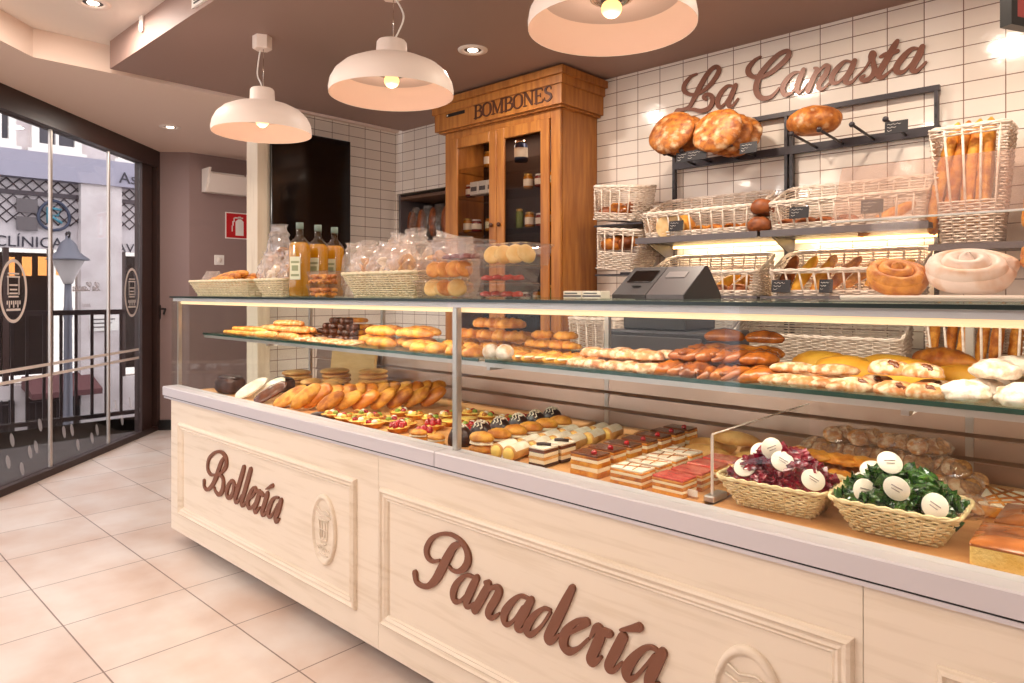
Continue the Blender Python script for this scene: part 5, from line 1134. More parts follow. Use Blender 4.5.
PEGX = [-1.96, -1.86, -1.70, -1.60, -1.278, -1.151, -1.009, -.872]
for px_ in PEGX: rk('peg', MB().tube([(px_, 3.635, 2.085), (px_, 3.31, 2.10)], .0065, 8).ball(lambda d: Vector((px_ + d.x * .013, 3.305 + d.y * .013, 2.10 + d.z * .013)), 10, 8))
WARMS = M('shelf_led', (255, 226, 170), .5, emit=((255, 206, 130), 4.0))
shelves = []
for i, (a, b) in enumerate(((-2.12, -1.428), (-1.412, -.70))):
    for z, nm in ((1.62, 'upper'), (1.305, 'lower')):
        rk('shelf', MB().box(a, b, 3.27, 3.63, z, z + .022)); rk('shelf_lip', MB().box(a, b, 3.262, 3.2695, z - .006, z + .026), LGREY)
        rk('shelf_bracket', MB().prism([(3.63, z), (3.63, z - .10), (3.62, z - .10), (3.35, z - .002), (3.35, z)], a + .02, a + .026, 'x'))
        if z > 1.5:
            rk('shelf_light', MB().box(a + .04, b - .04, 3.60, 3.62, z - .018, z - .003), WARMS)
            lamp('AREA', 'shelf_light_beam', ((a + b) / 2, 3.57, z - .02), 1.6, .6, (1, .80, .55), (math.radians(20), 0, 0), .02)
rk('shelf', MB().box(-.70, .55, 3.27, 3.63, 1.525, 1.542)); rk('shelf_lip', MB().box(-.70, .55, 3.262, 3.2695, 1.52, 1.546), LGREY)
OPEN = (.035, .12)
def wb(label, x0, x1, y0, y1, z, h, back=.10, openf=(.03, .105), rz=0, rot=None, rows=9, splay=.03, r=.0043, pitch=.034):
    rows = int((h + back * .8) / .0115)
    cx, cy = (x0 + x1) / 2, (y0 + y1) / 2; w_, d_ = x1 - x0, y1 - y0
    return basket('wicker_basket', label, (cx, cy, z), rz, WICKW, (w_ - splay, d_ - splay, w_, d_, h), rot=rot, rows=rows, pitch=pitch, r=r, openf=openf, back=back, group='whitewashed wicker baskets')
ZU, ZL = 1.643, 1.328
wb('wide white wicker basket under the hanging round loaves, on the upper shelf', -2.10, -1.45, 3.275, 3.56, ZU, .13)
wb('wide white wicker basket on the upper shelf behind the clear guard', -1.39, -.72, 3.275, 3.56, ZU, .13)
wb('wide white wicker basket behind the till on the lower shelf', -2.08, -1.45, 3.275, 3.56, ZL, .12)
wb('wide white wicker basket of long loaves on the lower shelf', -1.385, -.74, 3.275, 3.56, ZL, .12)
wb('tilted white wicker basket beside the oak cabinet, upper of two', -2.47, -2.17, 3.30, 3.56, 1.765, .19, .03, (.045, .16), rot=(0, .10, 0), rows=10)
wb('tilted white wicker basket beside the oak cabinet, lower of two', -2.45, -2.15, 3.30, 3.56, 1.475, .23, .03, (.10, .20), rot=(0, .10, 0), rows=11)
rk('side_arm', MB().box(-2.47, -2.10, 3.60, 3.62, 1.745, 1.762).box(-2.46, -2.13, 3.34, 3.60, 1.735, 1.7445).box(-2.45, -2.10, 3.60, 3.62, 1.455, 1.472).box(-2.45, -2.13, 3.34, 3.60, 1.445, 1.4545))
wb('tall white wicker basket holding upright baguettes behind the clear guard', -.71, -.43, 3.29, 3.53, 1.547, .47, .0, (.17, .43), rows=20, splay=.08)
wb('tall white wicker basket of baguettes beyond the first one', -.38, -.10, 3.29, 3.53, 1.547, .47, .0, (.17, .43), rows=20, splay=.08)
wb('white wicker basket of upright loaves on the back worktop under the baguettes', -.72, -.36, 3.25, 3.5, .932, .30, .0, (.06, .27), rows=14, splay=.04)
wb('deep white wicker basket on the back worktop behind the yellow loaves', -1.56, -.80, 3.22, 3.50, .932, .21, .12, None, rows=16)
wb('white wicker basket on the back worktop behind the glazed twists', -1.92, -1.60, 3.22, 3.50, .932, .20, .10, None, rows=15)
wb('open white wicker basket on the back worktop by the oak cabinet', -2.58, -2.2, 3.22, 3.50, .932, .26, .04, (.08, .23), rows=14)
# ---- bread in and above the baskets
rloaf = [PR('round_rustic_loaf', organic(.145, .145, .046, .06, seed=s + 60, flat=.9, nu=28, nv=16), RUST) for s in range(3)]
oloaf = [PR('oval_loaf', organic(.10, .065, .055, .06, seed=s + 63, flat=.6), mt) for s, mt in enumerate((GOLD, GOLDB, BROWNB))]
bag_ = [PR('baguette', tubeloaf(.47, .038, .06, s, 12, 30, tip=.35, ridge=.09, rn=6), mt) for s, mt in enumerate((GOLD, GOLDB, GOLD))]
bat = [PR('long_loaf', tubeloaf(.27, .038, .07, s + 8, 12, 22, tip=.45, ridge=.08, rn=4), mt) for s, mt in enumerate((GOLD, BROWNB, YELS, GOLDB))]
cutl = Proto('cut_loaf', None, None, [('crust', organic(.105, .085, .085, .04, seed=5, flat=.5, sq=.85), GOLD), ('cut_face', MB().prism([(.095 * math.cos(a) * .85, .045 + .07 * math.sin(a)) for a in [2 * PI * i / 20 for i in range(20)]], -.084, -.080, 'y'), CRUMBM)])
brl = [PR('dark_round_roll', organic(.052, .048, .042, .06, seed=s + 80, flat=.7), BROWNB) for s in range(2)]
smb = [PR('small_brown_roll', organic(.055, .036, .032, .07, seed=s + 84, flat=.7), mt) for s, mt in enumerate((BROWNB, GOLDB, AMBER))]
for g, (xc, tx) in enumerate(((-1.915, 'first group of hanging loaves by the oak cabinet'), (-1.655, 'second group of hanging loaves'))):
    for k in range(3):
        rloaf[(k + g) % 3].put((xc + .004 * k, 3.345 + .095 * k, 2.075 + .118 - .03 * g), (PI / 2 - .30, 0, .1 * k - .1), (.98, .82, .98) if k == 0 else (.95, .8, .95), f'large rustic loaf, {ORD[k]} from the front of the {tx}', 'loaf', 'large rustic loaves hung on the rack')
organic_l = PR('oval_rustic_loaf', organic(.125, .09, .075, .05, seed=91, flat=.8), RUST)
organic_l.put((-1.215, 3.42, 2.108), (0, 0, .2), 1, 'oval rustic loaf lying on the pegs of the rack', 'loaf')
cutl.put((-1.93, 3.37, ZU + .012), (0, 0, .15), 1, 'golden cut loaf in the basket under the hanging loaves', 'loaf')
oloaf[0].put((-2.0, 3.47, ZU + .01), (0, 0, .2), .9, 'golden oval loaf behind the cut loaf on the upper shelf', 'loaf')
lay(smb, 'roll', 'small brown rolls in the upper basket', 'small brown roll', line(-1.78, -1.52, 4, 3.36, ZU + .008, .2, 'front row', jr=.5) + line(-1.76, -1.54, 3, 3.46, ZU + .008, .2, 'rear row', jr=.5), 'in the basket under the hanging loaves')
lay(smb, 'roll', 'rolls in the second upper basket', 'small golden brown roll', line(-1.32, -1.05, 4, 3.36, ZU + .008, .2, 'front row', jr=.5) + line(-1.30, -1.1, 3, 3.46, ZU + .008, .2, 'rear row', jr=.5), 'in the upper basket by the guard')
bat[0].put((-.90, 3.46, ZU + .02), (0, -.55, .25), 1, 'long loaf leaning out of the upper basket behind the clear guard', 'loaf')
for k, (x, y, z) in enumerate([(-1.436, 3.31, ZU + .0), (-1.428, 3.315, ZU + .085)]): brl[k % 2].put((x, y, z), (0, .2 * k, k), 1.12, f'dark round roll piled between the two upper baskets, {ORD[k]} from the bottom', 'roll', 'dark rolls between the baskets')
oloaf[2].put((-1.96, 3.42, ZL + .055), (0, -.2, .3), 1.0, 'brown oval loaf in the lower basket behind the till', 'loaf'); oloaf[0].put((-1.99, 3.33, ZL + .01), (0, 0, .1), .8, 'golden oval loaf at the front of the lower basket behind the till', 'loaf')
for k, (x, rz, i) in enumerate([(-1.66, .9, 2), (-1.56, .8, 0)]): bat[i].put((x, 3.42, ZL + .05), (0, -.6, rz), .8, ['yellow', 'golden'][k] + ' long loaf leaning up in the lower basket behind the till', 'loaf')
lay(smb, 'roll', 'rolls in the lower basket', 'small roll', line(-1.86, -1.55, 4, 3.325, ZL + .008, .2, 'front row', jr=.5), 'in the lower basket behind the till')
for k, (x, i, rx) in enumerate([(-1.33, 1, 1.1), (-1.25, 2, .95), (-1.16, 0, 1.0), (-1.07, 3, .8), (-.98, 0, .6), (-.88, 2, .5)]):
    bat[i].put((x, 3.43, ZL + .095), (0, -rx, PI / 2 - .5 - .12 * k), .85, f'long loaf leaning in the lower basket behind the guard, {ORD[k]} from the till', 'loaf', 'leaning long loaves')
for b_, (xb, z0, sc_, nm) in enumerate(((-.57, 1.56, 1.0, 'tall basket behind the guard'), (-.24, 1.56, 1.0, 'second tall basket beyond the guard'))):
    for k in range(7):
        bag_[k % 3].put((xb - .075 + .05 * (k % 4), 3.36 + .07 * (k // 4) + J(.006), z0 + .26), (J(.05), -PI / 2 + .22 - .05 * (k % 4), J(.3)), sc_, f'baguette standing in the {nm}, {ORD[k % 4]} in the {"front" if k < 4 else "rear"} row', 'baguette', 'upright baguettes')
for k in range(6): bag_[k % 3].put((-.68 + .055 * k, 3.33 + .06 * (k % 2), .95 + .19), (J(.05), -PI / 2 + .12, J(.3)), .72, f'short loaf standing in the basket on the back worktop, {ORD[k]} from the till side', 'loaf', 'upright short loaves')
for k in range(4): smb[k % 3].put((-2.40 + .055 * k, 3.40 + .03 * (k % 2), 1.79 + .02 * (k % 2)), (0, .1, 1.2 * k), 1.25, f'brown roll in the upper tilted basket beside the oak cabinet, {ORD[k]} from the cabinet', 'roll', 'rolls in the upper tilted basket')
for k in range(4): smb[(k + 1) % 3].put((-2.38 + .055 * k, 3.40 + .03 * (k % 2), 1.60 + .015 * (k % 2)), (0, .1, 1.2 * k), 1.3, f'brown roll in the lower tilted basket beside the oak cabinet, {ORD[k]} from the cabinet', 'roll', 'rolls in the lower tilted basket')
lay(bat, 'loaf', 'loaves in the deep basket', 'golden loaf', line(-1.40, -.98, 3, 3.36, .95, .3, 'front row', jr=.3), 'in the deep basket on the back worktop')
lay(oloaf, 'loaf', 'loaves in the small basket', 'oval loaf', line(-1.82, -1.7, 2, 3.36, .95, .3, 'front row', jr=.3), 'in the basket behind the twists')
def tagcard(x, y, z, w_, h_, label, rz=0, tilt=-.15):
    t = thing('price_tag', label, 'price tag', (x, y, z), rz)
    MB().rbox(-w_ / 2, w_ / 2, 0, .003, 0, h_, .001).build('card', TAGB, t, rot=(tilt, 0, 0)); m = MB()
    for q in range(3):
        zz = h_ * (.75 - .25 * q); P = [(-w_ * .38 + w_ * .76 * i / 12, -.0012, zz + h_ * .05 * math.sin(i * 2.1 + q)) for i in range(10 - 3 * q)]; m.tube(P, .0011, 4)
    m.build('chalk_writing', CHALK, t, rot=(tilt, 0, 0))
for px, py, Y, z, w_, h_, lab in ((676, 236, 3.268, ZU + .03, .085, .055, 'black chalk price tag on the basket under the hanging loaves'), (799, 218, 3.268, ZU + .05, .09, .055, 'black chalk price tag on the upper basket near the guard'),
     (872, 200, 3.268, ZU + .05, .09, .06, 'black chalk price tag on the upper basket behind the guard'), (781, 287, 3.268, ZL + .02, .09, .06, 'black chalk price tag on the lower basket at the dark loaf'), (826, 287, 3.268, ZL + .02, .06, .06, 'second black chalk price tag on the lower basket of long loaves')):
    tagcard(xat(px, Y), Y - .006, z, w_, h_, lab)
for px, w_, lab in ((684, .10, 'black chalk price tag below the first hanging loaves'), (697, .12, 'wide black chalk price tag between the hanging loaves'), (748, .09, 'black chalk price tag below the second hanging loaves'), (896, .09, 'tilted black chalk price tag clipped to the last peg of the rack')):
    y_ = 3.29; tagcard(xat(px, y_), y_ - (.012 if px == 697 else 0), 2.035 if px < 800 else 2.03, w_, .055, lab, tilt=-.1)
# ---- hanging framed board by the guard
t = thing('hanging_board', 'black framed red board hanging from the ceiling beyond the wall lettering', 'board', (-.391, 2.917, 2.27), math.atan2(.083, .042))
m = MB(); m.box(0, .55, -.02, .02, 0, .03).box(0, .55, -.02, .02, .36, .39).box(0, .03, -.02, .02, .03, .36).box(.52, .55, -.02, .02, .03, .36); m.build('frame', BLACK, t)
MB().box(.03, .52, -.008, .008, .03, .36).build('panel', M('board_red', (176, 70, 66), .4), t); MB().tube([(.06, 0, .39), (.06, 0, .45)], .003, 6).build('wire', CHROME, t); MB().tube([(.49, 0, .39), (.49, 0, .45)], .003, 6).build('wire', CHROME, t)
# ================================================================== BREAD NICHE
t = thing('niche_shelf', 'dark shelving unit set in the tiled niche beside the oak cabinet', 'shelf', (-4.39, 3.88, 1.252))
DKN = M('dark_niche_board', (64, 46, 40), .6)
MB().box(-.395, .395, .17, .178, 0, .93).build('back_board', DKN, t)
for a, b in ((-.395, -.37), (.37, .395)): MB().box(a, b, -.19, .169, 0, .93).build('side_board', LGREY if a < 0 else DKN, t)
for z in (0, .50, .885): MB().box(-.3695, .3695, -.19, .169, z, z + .025).build('shelf_board', M('brown_niche_shelf', (112, 84, 68), .6) if z else DKN, t)
bgp = []
for s in range(3):
    bgp.append(Proto('bagged_loaf', None, None, [('clear_bag', fbag(.15, .30, .12, s, .3), FILM), ('loaf', tubeloaf(.25, .045, .07, s, 12, 16).xf(Matrix.Translation((-.03, 0, .15)) @ Matrix.Rotation(-PI / 2, 4, 'Y')), BROWNB)]))
for k in range(4): bgp[k % 3].put((-4.69 + .155 * k, 3.80, 1.779), (0, 0, .4 * k), 1, f'dark bagged loaf standing in the wall niche, {ORD[k]} {WE}', 'bread bag', 'bagged loaves in the niche')
# ================================================================== CABINET CONTENTS
def jar(s, r, h, mt, cap, lab=None):
    b = MB().lathe([(r * .9, 0), (r, .004), (r, h * .78), (r * .8, h * .86), (r * .8, h * .88)], 18); c = MB().lathe([(r * .84, h * .88), (r * .86, h * .885), (r * .86, h), (0, h)], 18, capb=True)
    ps = [('jar_body', b, mt), ('lid', c, cap)]
    if lab: ps.append(('paper_label', MB().lathe([(r * 1.015, h * .2), (r * 1.015, h * .65)], 18, capb=False, capt=False), lab))
    return Proto('preserve_jar', None, None, ps)
JM = [M('jar_amber', (190, 120, 30), .15, coat=.5), M('jar_red', (130, 40, 34), .15, coat=.5), M('jar_green', (110, 120, 50), .15, coat=.5), M('tin_blue', (52, 62, 96), .3, .3)]
GLD = M('gold_lid', (200, 160, 80), .3, .7)
jars = [jar(0, .032, .10, JM[0], GLD, LABELW), jar(1, .036, .085, JM[1], WHITE, LABELW), jar(2, .026, .13, JM[2], GLD, None), jar(3, .045, .14, JM[3], CHROME, LABELW), jar(4, .032, .10, JM[0], BLACK, PAPERL)]
SN = ['lowest', 'second', 'third', 'upper']
for si, z in enumerate(SHZ):
    row = {0: [0, 1, 4, 0, None, 1, 4, 2], 1: [2, 4, 0, 1, None, 0, 1, 4], 2: [0, 1, 4, 2, None, 2, 0, 1, 4], 3: [1, None, None, None, None, 0, 1, 4]}[si]
    n = 0
    for k, j in enumerate(row):
        if j is None: continue
        x = KX0 + .14 + (KX1 - KX0 - .28) * k / (len(row) - 1); jars[j].put((x, KY + .10 + J(.02), z + .0005), (0, 0, R.uniform(0, 6)), 1.0, f'preserve jar on the {SN[si]} glass shelf of the oak cabinet, {ORD[n]} {WE}', 'jar', 'jars in the oak cabinet'); n += 1
x = onY(521, 150, KY + .12)[0]; ztop_ = 1.35 + 4.45 * (292 - 157) / 693
kp('cabinet_shelf', MB().box(KX0 + .03, KX1 - .03, KY + .03, YB - .03, ztop_ - .008, ztop_), CABG)
jars[3].put((x, KY + .12, ztop_ + .0005), (0, 0, 2), 1.0, 'tall dark blue tin on the top glass shelf of the oak cabinet', 'tin'); jars[0].put((-3.42, KY + .12, ztop_ + .0005), (0, 0, 1), 1.1, 'amber jar on the top glass shelf of the oak cabinet', 'jar')
for k in range(3):
    t = thing('gift_box', f'small white box on the upper glass shelf of the oak cabinet, {ORD[k]} {WE}', 'box', (-3.52 + .085 * k, KY + .10, SHZ[3] + .0005), 0, 'white boxes in the oak cabinet')
    MB().rbox(-.038, .038, -.03, .03, 0, .095, .002).build('carton', WHITE, t); MB().box(-.03, .03, -.0312, -.0302, .03, .06).build('carton_print', LGREY, t)
# ================================================================== ON THE COUNTER TOP
ZT = 1.3275
basket('bread_basket', 'long shallow cream wicker basket at the window end of the counter top', (-3.60, 1.70, ZT), 0, WICKC, (.58, .19, .68, .26, .078), rows=9, pitch=.020, r=.0032)
basket('bread_basket', 'short cream wicker basket beside the oil bottles on the counter top', (-3.09, 1.72, ZT), 0, WICKC, (.20, .19, .27, .26, .078), rows=9, pitch=.020, r=.0032)
basket('bread_basket', 'wide cream wicker basket full of snack bags on the counter top', (-2.265, 1.76, ZT), 0, WICKC, (.40, .20, .50, .29, .095), rows=11, pitch=.020, r=.0034)
for k in range(5): (bag_ if k < 4 else bag_)[k % 3].put((-3.72 + .02 * k, 1.64 + .03 * k, ZT + .058 + .016 * (k % 3)), (0, -.10, .05), .78, f'long bagged bread lying in the long window end basket, {ORD[k]} from the front', 'bread', 'long breads in the basket')
def bagthing(name, label, loc, w_, h_, d_, seed, fill, fm, rz=0, tilt=(0, 0), mat=BAGM, cat='snack bag', grp=None):
    t = thing(name, label, cat, loc, rz, grp); t.rotation_euler = (tilt[0], tilt[1], rz)
    fbag(w_, h_, d_, seed).build('clear_bag', mat, t); rr = random.Random(seed)
    for k in range(fill):
        a = rr.uniform(0, 6.28); q = rr.uniform(0, .22) * w_; z = h_ * (.08 + .55 * k / fill)
        (disc(w_ * .2, w_ * .07, k, n=14) if fm is not WGLZ else organic(w_ * .16, w_ * .11, w_ * .09, .2, seed=k, nu=10, nv=7)).xf(Matrix.Translation((q * math.cos(a), q * math.sin(a) * d_ / w_, z)) @ Matrix.Rotation(rr.uniform(-1.3, 1.3), 4, 'X') @ Matrix.Rotation(rr.uniform(-1, 1), 4, 'Y')).build('biscuit', fm, t)
    return t
bagthing('snack_bag', 'crumpled clear bag bulging at the window end of the long basket', (-3.90, 1.70, ZT + .03), .12, .11, .12, 4, 0, PALEB)
bagthing('snack_bag', 'clear bag of sweets in the short basket, standing at the front', (-3.19, 1.68, ZT + .02), .17, .20, .12, 5, 10, WGLZ)
bagthing('snack_bag', 'tall clear bag of brown biscuits standing behind the two window end baskets', (-3.62, 1.95, ZT), .22, .40, .13, 6, 14, NUTC)
bagthing('snack_bag', 'clear bag of pale biscuits beside the oil bottles in the short basket', (-3.02, 1.70, ZT + .02), .14, .20, .12, 7, 10, PALEB)
BX = [(-2.43, 1.70, .16, .20, -.12), (-2.31, 1.69, .17, .19, .15), (-2.17, 1.69, .16, .20, -.1), (-2.40, 1.81, .17, .24, .1), (-2.26, 1.82, .18, .25, -.1), (-2.12, 1.80, .16, .23, .25)]
for k, (x, y, w_, h_, tl_) in enumerate(BX):
    bagthing('snack_bag', f'clear bag of pale biscuits in the wide basket, {ORD[k % 3]} in the {"front" if k < 3 else "rear"} row {WE}', (x, y, ZT + .035), w_, h_, .12, 10 + k, 9, [PALEB, WGLZ, PALEB, GOLD, WGLZ, PALEB][k], tilt=(-.12, tl_), grp='snack bags in the wide basket')
bagthing('snack_bag', 'pointed clear bag standing behind the tubs of orange biscuits', (-2.10, 1.95, ZT), .15, .25, .12, 21, 8, PALEB)
bagthing('snack_bag', 'narrow clear bag behind the oil bottles', (-2.86, 1.93, ZT), .13, .26, .11, 22, 9, WGLZ)
# oil bottles
bot = MB(); 
def sq(r, z, n=24, p=.45): return [(r * math.copysign(abs(math.cos(a)) ** p, math.cos(a)), r * math.copysign(abs(math.sin(a)) ** p, math.sin(a)), z) for a in [2 * PI * i / n for i in range(n)]]
def sqloft(rings): 
    m = MB(); vs = [q for r_ in rings for q in r_]; n = len(rings[0]); return m.add(vs, [(i * n + j, i * n + (j + 1) % n, (i + 1) * n + (j + 1) % n, (i + 1) * n + j) for i in range(len(rings) - 1) for j in range(n)] + [tuple(range(n - 1, -1, -1)), tuple((len(rings) - 1) * n + j for j in range(n))], True)
BG_ = glass('bottle_glass', (250, 246, 236), 1.5)
glb = sqloft([sq(.040, 0), sq(.042, .006), sq(.042, .235), sq(.036, .255, p=.6), sq(.022, .272, p=.8), sq(.015, .285, p=1), sq(.0145, .315, p=1)])
oil_ = sqloft([sq(.0385, .003), sq(.0405, .008), sq(.0405, .234), sq(.034, .252, p=.6)])
cap_ = MB().lathe([(.0155, .3155), (.017, .317), (.017, .345), (.0, .347)], 16); labm = MB().box(-.026, .026, -.0436, -.0422, .08, .185); lp = MB().box(-.020, .020, -.0442, -.0437, .155, .165).box(-.016, .016, -.0442, -.0437, .12, .145).box(-.020, .020, -.0442, -.0437, .095, .105)
bottle = Proto('oil_bottle', None, None, [('glass_bottle', glb, BG_), ('oil', oil_, OIL), ('cap', cap_, M('grey_green_cap', (112, 128, 118), .5)), ('label', labm, M('cream_bottle_label', (222, 220, 190), .6)), ('label_print', lp, M('label_olive_print', (150, 156, 116), .6))])
for k, (x, y, lab) in enumerate([(-2.925, 1.68, 'square glass bottle of golden oil with cream label, front one'), (-2.965, 1.80, 'glass bottle of golden oil behind the front one'), (-3.01, 1.92, 'glass bottle of golden oil standing last behind the other two')]): bottle.put((x, y, ZT), (0, 0, .55), 1, lab, 'bottle', 'oil bottles')
# tubs
def tub(name, label, loc, w_, d_, h_, rz=0, grp=None):
    t = thing(name, label, 'food tub', loc, rz, grp); m = MB(); th = .0015
    def rr_(s, z): return [(x * s, y * s, z) for x, y in [(w_ / 2 - .012, -d_ / 2), (w_ / 2, -d_ / 2 + .012), (w_ / 2, d_ / 2 - .012), (w_ / 2 - .012, d_ / 2), (-w_ / 2 + .012, d_ / 2), (-w_ / 2, d_ / 2 - .012), (-w_ / 2, -d_ / 2 + .012), (-w_ / 2 + .012, -d_ / 2)]]
    rings = [rr_(.86, 0), rr_(.88, .002), rr_(.985, h_ - .006), rr_(1.03, h_ - .004), rr_(1.03, h_ - .002)]; n = 8; vs = [q for r_ in rings for q in r_]
    m.add(vs, [(i * n + j, i * n + (j + 1) % n, (i + 1) * n + (j + 1) % n, (i + 1) * n + j) for i in range(4) for j in range(n)] + [tuple(range(n))], False); m.build('tub_body', TUBM, t)
    l = MB(); rings = [rr_(1.04, h_ - .0015), rr_(1.04, h_ + .001), rr_(.97, h_ + .003), rr_(.94, h_ - .0005 + .004)]; vs = [q for r_ in rings for q in r_]
    l.add(vs, [(i * n + j, i * n + (j + 1) % n, (i + 1) * n + (j + 1) % n, (i + 1) * n + j) for i in range(3) for j in range(n)] + [tuple(3 * n + j for j in range(n))], False); l.build('lid', TUBM, t)
    return t
ob = [PR('orange_biscuit', disc(.034, .013, s), cr('orange_biscuit_crust', (240, 176, 84), (214, 132, 50))) for s in range(2)]; ybs = [PR('pale_round_biscuit', disc(.036, .012, s + 4), cr('pale_yellow_biscuit', (250, 222, 150), (238, 196, 110))) for s in range(2)]
redb = [PR('red_preserve_piece', organic(.026, .02, .014, .2, seed=s), M('dark_red_preserve', (176, 54, 40), .2, coat=.5, rand=.12)) for s in range(2)]; purb = [PR('plum_biscuit', organic(.028, .022, .015, .2, seed=s + 4), M('plum_preserve', (132, 74, 70), .3, coat=.4, rand=.1)) for s in range(2)]
nutp = [PR('fried_corn_piece', organic(.014, .011, .010, .25, seed=s, nu=10, nv=7), GOLD) for s in range(2)]
def filltub(pr, x, y, z, nm, n, w_, stand=True, sp=.036, dd=.0, lab='biscuit', cat='biscuit'):
    for k in range(n):
        pr[k % len(pr)].put((x - w_ / 2 + .05 + sp * k, y - .02 + dd * (k % 2), z + (.036 if stand else .008)), (.25, 1.15 if stand else 0, .35 * (k % 3) - .8) if stand else (0, .1, k), .95, f'{lab} in the {nm}, {ORD[k]} {WE}', cat, f'{lab}s in the {nm}')
T = [(-1.895, 1.69, 0, .235, .16, .062, 'bottom tub beside the wide basket', ybs + ob, 5, True, .033, 'round biscuit', 'biscuit'),
     (-1.885, 1.69, 1, .235, .16, .062, 'second tub beside the wide basket', ob, 6, True, .027, 'orange biscuit', 'biscuit'),
     (-1.860, 1.72, 2, .20, .16, .075, 'top tub beside the wide basket', purb, 6, False, .024, 'plum piece', 'sweet'),
     (-1.635, 1.70, 0, .22, .16, .050, 'bottom tub next to the oak cabinet side', redb, 6, False, .026, 'red preserve piece', 'sweet'),
     (-1.630, 1.70, 1, .22, .16, .052, 'second tub next to the oak cabinet side', redb, 6, False, .026, 'red glazed piece', 'sweet'),
     (-1.600, 1.71, 2, .235, .17, .068, 'top tub next to the oak cabinet side', ybs, 6, True, .026, 'pale yellow biscuit', 'biscuit')]
zz = {}
for (x, y, lv_, w_, d_, h_, nm, pr, n, st, sp_, lab, cat) in T:
    key = 'a' if x < -1.8 else 'b'; z = ZT if lv_ == 0 else zz[key]; tub('food_tub', f'clear plastic tub, {nm}', (x, y, z), w_, d_, h_, .03 * lv_, 'clear tubs on the counter'); filltub(pr, x, y, z, nm, n, w_, st, sp_, .02, lab, cat); zz[key] = z + h_ + .005
    if lab != 'pale yellow biscuit' or True:
        pass
for k in range(2):
    nm = ['lower', 'upper'][k] + ' small nut tub beside the oil bottles'; z = ZT + .058 * k; tub('food_tub', f'clear plastic tub, {nm}', (-2.655, 1.655, z), .15, .12, .052, 0, 'clear tubs on the counter')
    for q in range(20):
        a = q % 5; b = (q // 5) % 2; c = q // 10; nutp[q % 2].put((-2.655 - .052 + .026 * a, 1.615 + .045 * b, z + .006 + .020 * c), (J(.6), J(.6), J(3)), 1.15, f'fried piece in {["lower", "upper"][k]} nut tub, {["bottom layer", "upper layer"][c]}, {["front row", "rear row"][b]}, {ORD[a]} from window end', 'snack', 'fried pieces in the nut tubs')
for k, x in enumerate((-1.44, -1.36)):
    t = thing('small_carton', ['small pale printed carton lying beside the till, farther one', 'small pale printed carton lying next to the till'][k], 'box', (x, 1.86, ZT), .1)
    MB().rbox(-.036, .036, -.03, .03, 0, .026, .002).build('carton', LABELW, t); MB().box(-.034, .034, -.0308, -.0301, .006, .012).box(-.03, .02, -.0308, -.0301, .016, .020).build('carton_print', LGREY, t)
# till
t = thing('till', 'dark grey wedge shaped till with a small screen on the counter top', 'till', (-1.235, 2.09, ZT))
def wedge(x0, x1): return MB().prism([(-.125, 0), (-.125, .014), (.015, .108), (.032, .11), (.045, .10), (.128, .012), (.128, 0)], x0, x1, 'x')
wedge(-.135, -.003).build('till_body', DGREY, t); b2 = wedge(.0, .135).build('customer_display', LGREY, t); wedge(.1352, .138).build('side_cheek', CHARC, t)
sl_ = math.atan2(.094, .14)
def face(x0, x1, u0, u1, th, mat, nm, par):
    m = MB().rbox(x0, x1, u0, u1, 0, th, .001).xf(Matrix.Translation((0, -.125, .014)) @ Matrix.Rotation(sl_, 4, 'X')); return m.build(nm, mat, par)
face(-.115, -.018, .075, .145, .003, SCREEN, 'screen', t); face(-.08, -.045, .045, .052, .004, BLACK, 'button_strip', t); face(.022, .095, .10, .135, .003, M('display_slot', (150, 142, 142), .3), 'display_window', t)
t = thing('cash_drawer', 'dark cash drawer on a stand behind the case under the till', 'cash drawer', (-1.50, 2.62, 0))
MB().box(-.20, .20, -.12, .12, 0, 1.06).build('stand', DGREY, t); MB().rbox(-.24, .24, -.19, .19, 1.061, 1.19, .006).build('drawer_body', CHARC, t); MB().rbox(-.22, .22, -.198, -.1905, 1.08, 1.17, .002).build('drawer_front', LGREY, t); MB().rbox(-.20, .10, -.10, .16, 1.191, 1.26, .006).build('receipt_printer', DGREY, t)
# guard and ensaimadas
t = thing('clear_guard', 'slanted milky clear guard standing on the counter top in front of the big buns', 'sneeze guard', (.0, 1.85, ZT))
gp = MB(); X0, X1 = -.62, .9
gp.prism([(0, .003), (.004, .003), (.022, .205), (.018, .205)], X0, X1, 'x'); gp.build('lower_pane', glass('clear_acrylic', (255, 250, 247), .05, haze=.03, hazecol=(255, 236, 228)), t)
MB().prism([(.018, .2052), (.022, .2052), (.104, .352), (.100, .352)], X0, X1, 'x').build('slanted_pane', ACRYL, t)
MB().rbox(X0, X1, .016, .024, .200, .2050, .001).build('pane_fold', WHITE, t); MB().rbox(X0, X1, -.004, .01, 0, .0028, .001).build('foot_rail', ALU, t)
t = thing('serving_tray', 'thin white tray under the big spiral buns on the counter top', 'tray', (.1, 2.09, ZT)); MB().rbox(-.72, .8, -.15, .15, 0, .008, .003).build('tray_plate', WHITE, t); MB().tube([(-.72, -.15, .009), (.8, -.15, .009), (.8, .15, .009), (-.72, .15, .009)], .005, 8, closed=True).build('tray_rim', WHITE, t)
ens = Proto('spiral_bun', coil(.080, .075, 2.6, 1), GOLD); enp = Proto('spiral_bun', coil(.106, .085, 2.6, 3), cr('powdered_coil', (250, 240, 232), (222, 176, 124), lo=.55, hi=.72, scale=9, rand=.02)); 
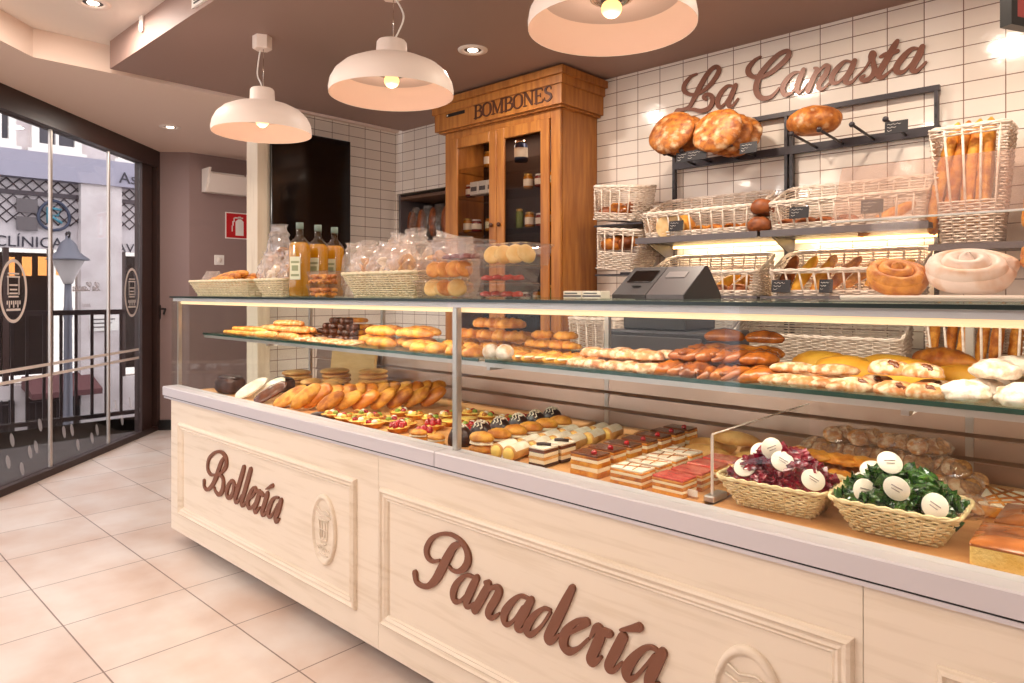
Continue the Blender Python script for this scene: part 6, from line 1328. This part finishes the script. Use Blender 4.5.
ens.put((-.520, 2.06, ZT + .036), (.5, 0, .6), .88, 'golden glazed spiral bun on the tray behind the guard', 'spiral bun'); enp.put((-.355, 2.07, ZT + .045), (.42, 0, .3), .86, 'big spiral bun thick with powdered sugar behind the guard', 'spiral bun')
ens.put((-.180, 2.06, ZT + .045), (.55, 0, 2), 1.05, 'golden spiral bun beyond the powdered one behind the guard', 'spiral bun'); enp.put((.03, 2.08, ZT + .055), (.5, 0, 1.2), .95, 'second powdered spiral bun at the far end of the tray', 'spiral bun')
# ================================================================== LIGHT, WORLD, CAMERA
wd = bpy.data.worlds.new('World'); SC.world = wd; wd.use_nodes = True
wd.node_tree.nodes['Background'].inputs[0].default_value = (.86, .92, 1.0, 1); wd.node_tree.nodes['Background'].inputs[1].default_value = 3.0
for (x, y, z, pw) in ((-3.1, -.9, 2.4, 38), (-1.3, -1.3, 2.4, 32), (.9, -.5, 2.4, 34)): lamp('POINT', 'customer_area_fill', (x, y, z), pw, .14, (1, .92, .83))  # unseen fill lights added behind the camera to brighten ceilings and fronts
for (x, y, z, pw) in ((-3.2, .2, ZH, 9), (-1.5, .2, ZH, 8), (.6, 2.9, ZC, 12), (-.6, 2.75, ZC, 13), (-1.7, 2.75, ZC, 13)): lamp('AREA', 'ceiling_fill', (x, y, z - .03), pw, .16, (1, .86, .70))  # added fill without fixtures, brightens the room and the tiled back wall
cam = bpy.data.cameras.new('camera'); cam.sensor_width = 36; cam.lens = 36 * F_PX / 1024.0; cam.shift_y = -(341.5 - HOR) / 1024.0; cam.clip_start = .02
co = bpy.data.objects.new('camera', cam); COL.objects.link(co); co.location = (0, 0, H_EYE); co.rotation_euler = (PI / 2, 0, YAW); SC.camera = co
SC.view_settings.view_transform = 'Standard'; SC.view_settings.look = 'None'; SC.view_settings.gamma = 1.0; SC.view_settings.use_curve_mapping = False
SC.view_settings.exposure = 0.30
SC.cycles.max_bounces = 8; SC.cycles.transparent_max_bounces = 24; SC.cycles.diffuse_bounces = 4; SC.cycles.glossy_bounces = 3; SC.cycles.use_denoising = True
SC.cycles.sample_clamp_indirect = 6.0
for pr in PROTOS:
    for k in pr.kids: bpy.data.objects.remove(k)
    bpy.data.objects.remove(pr.root)
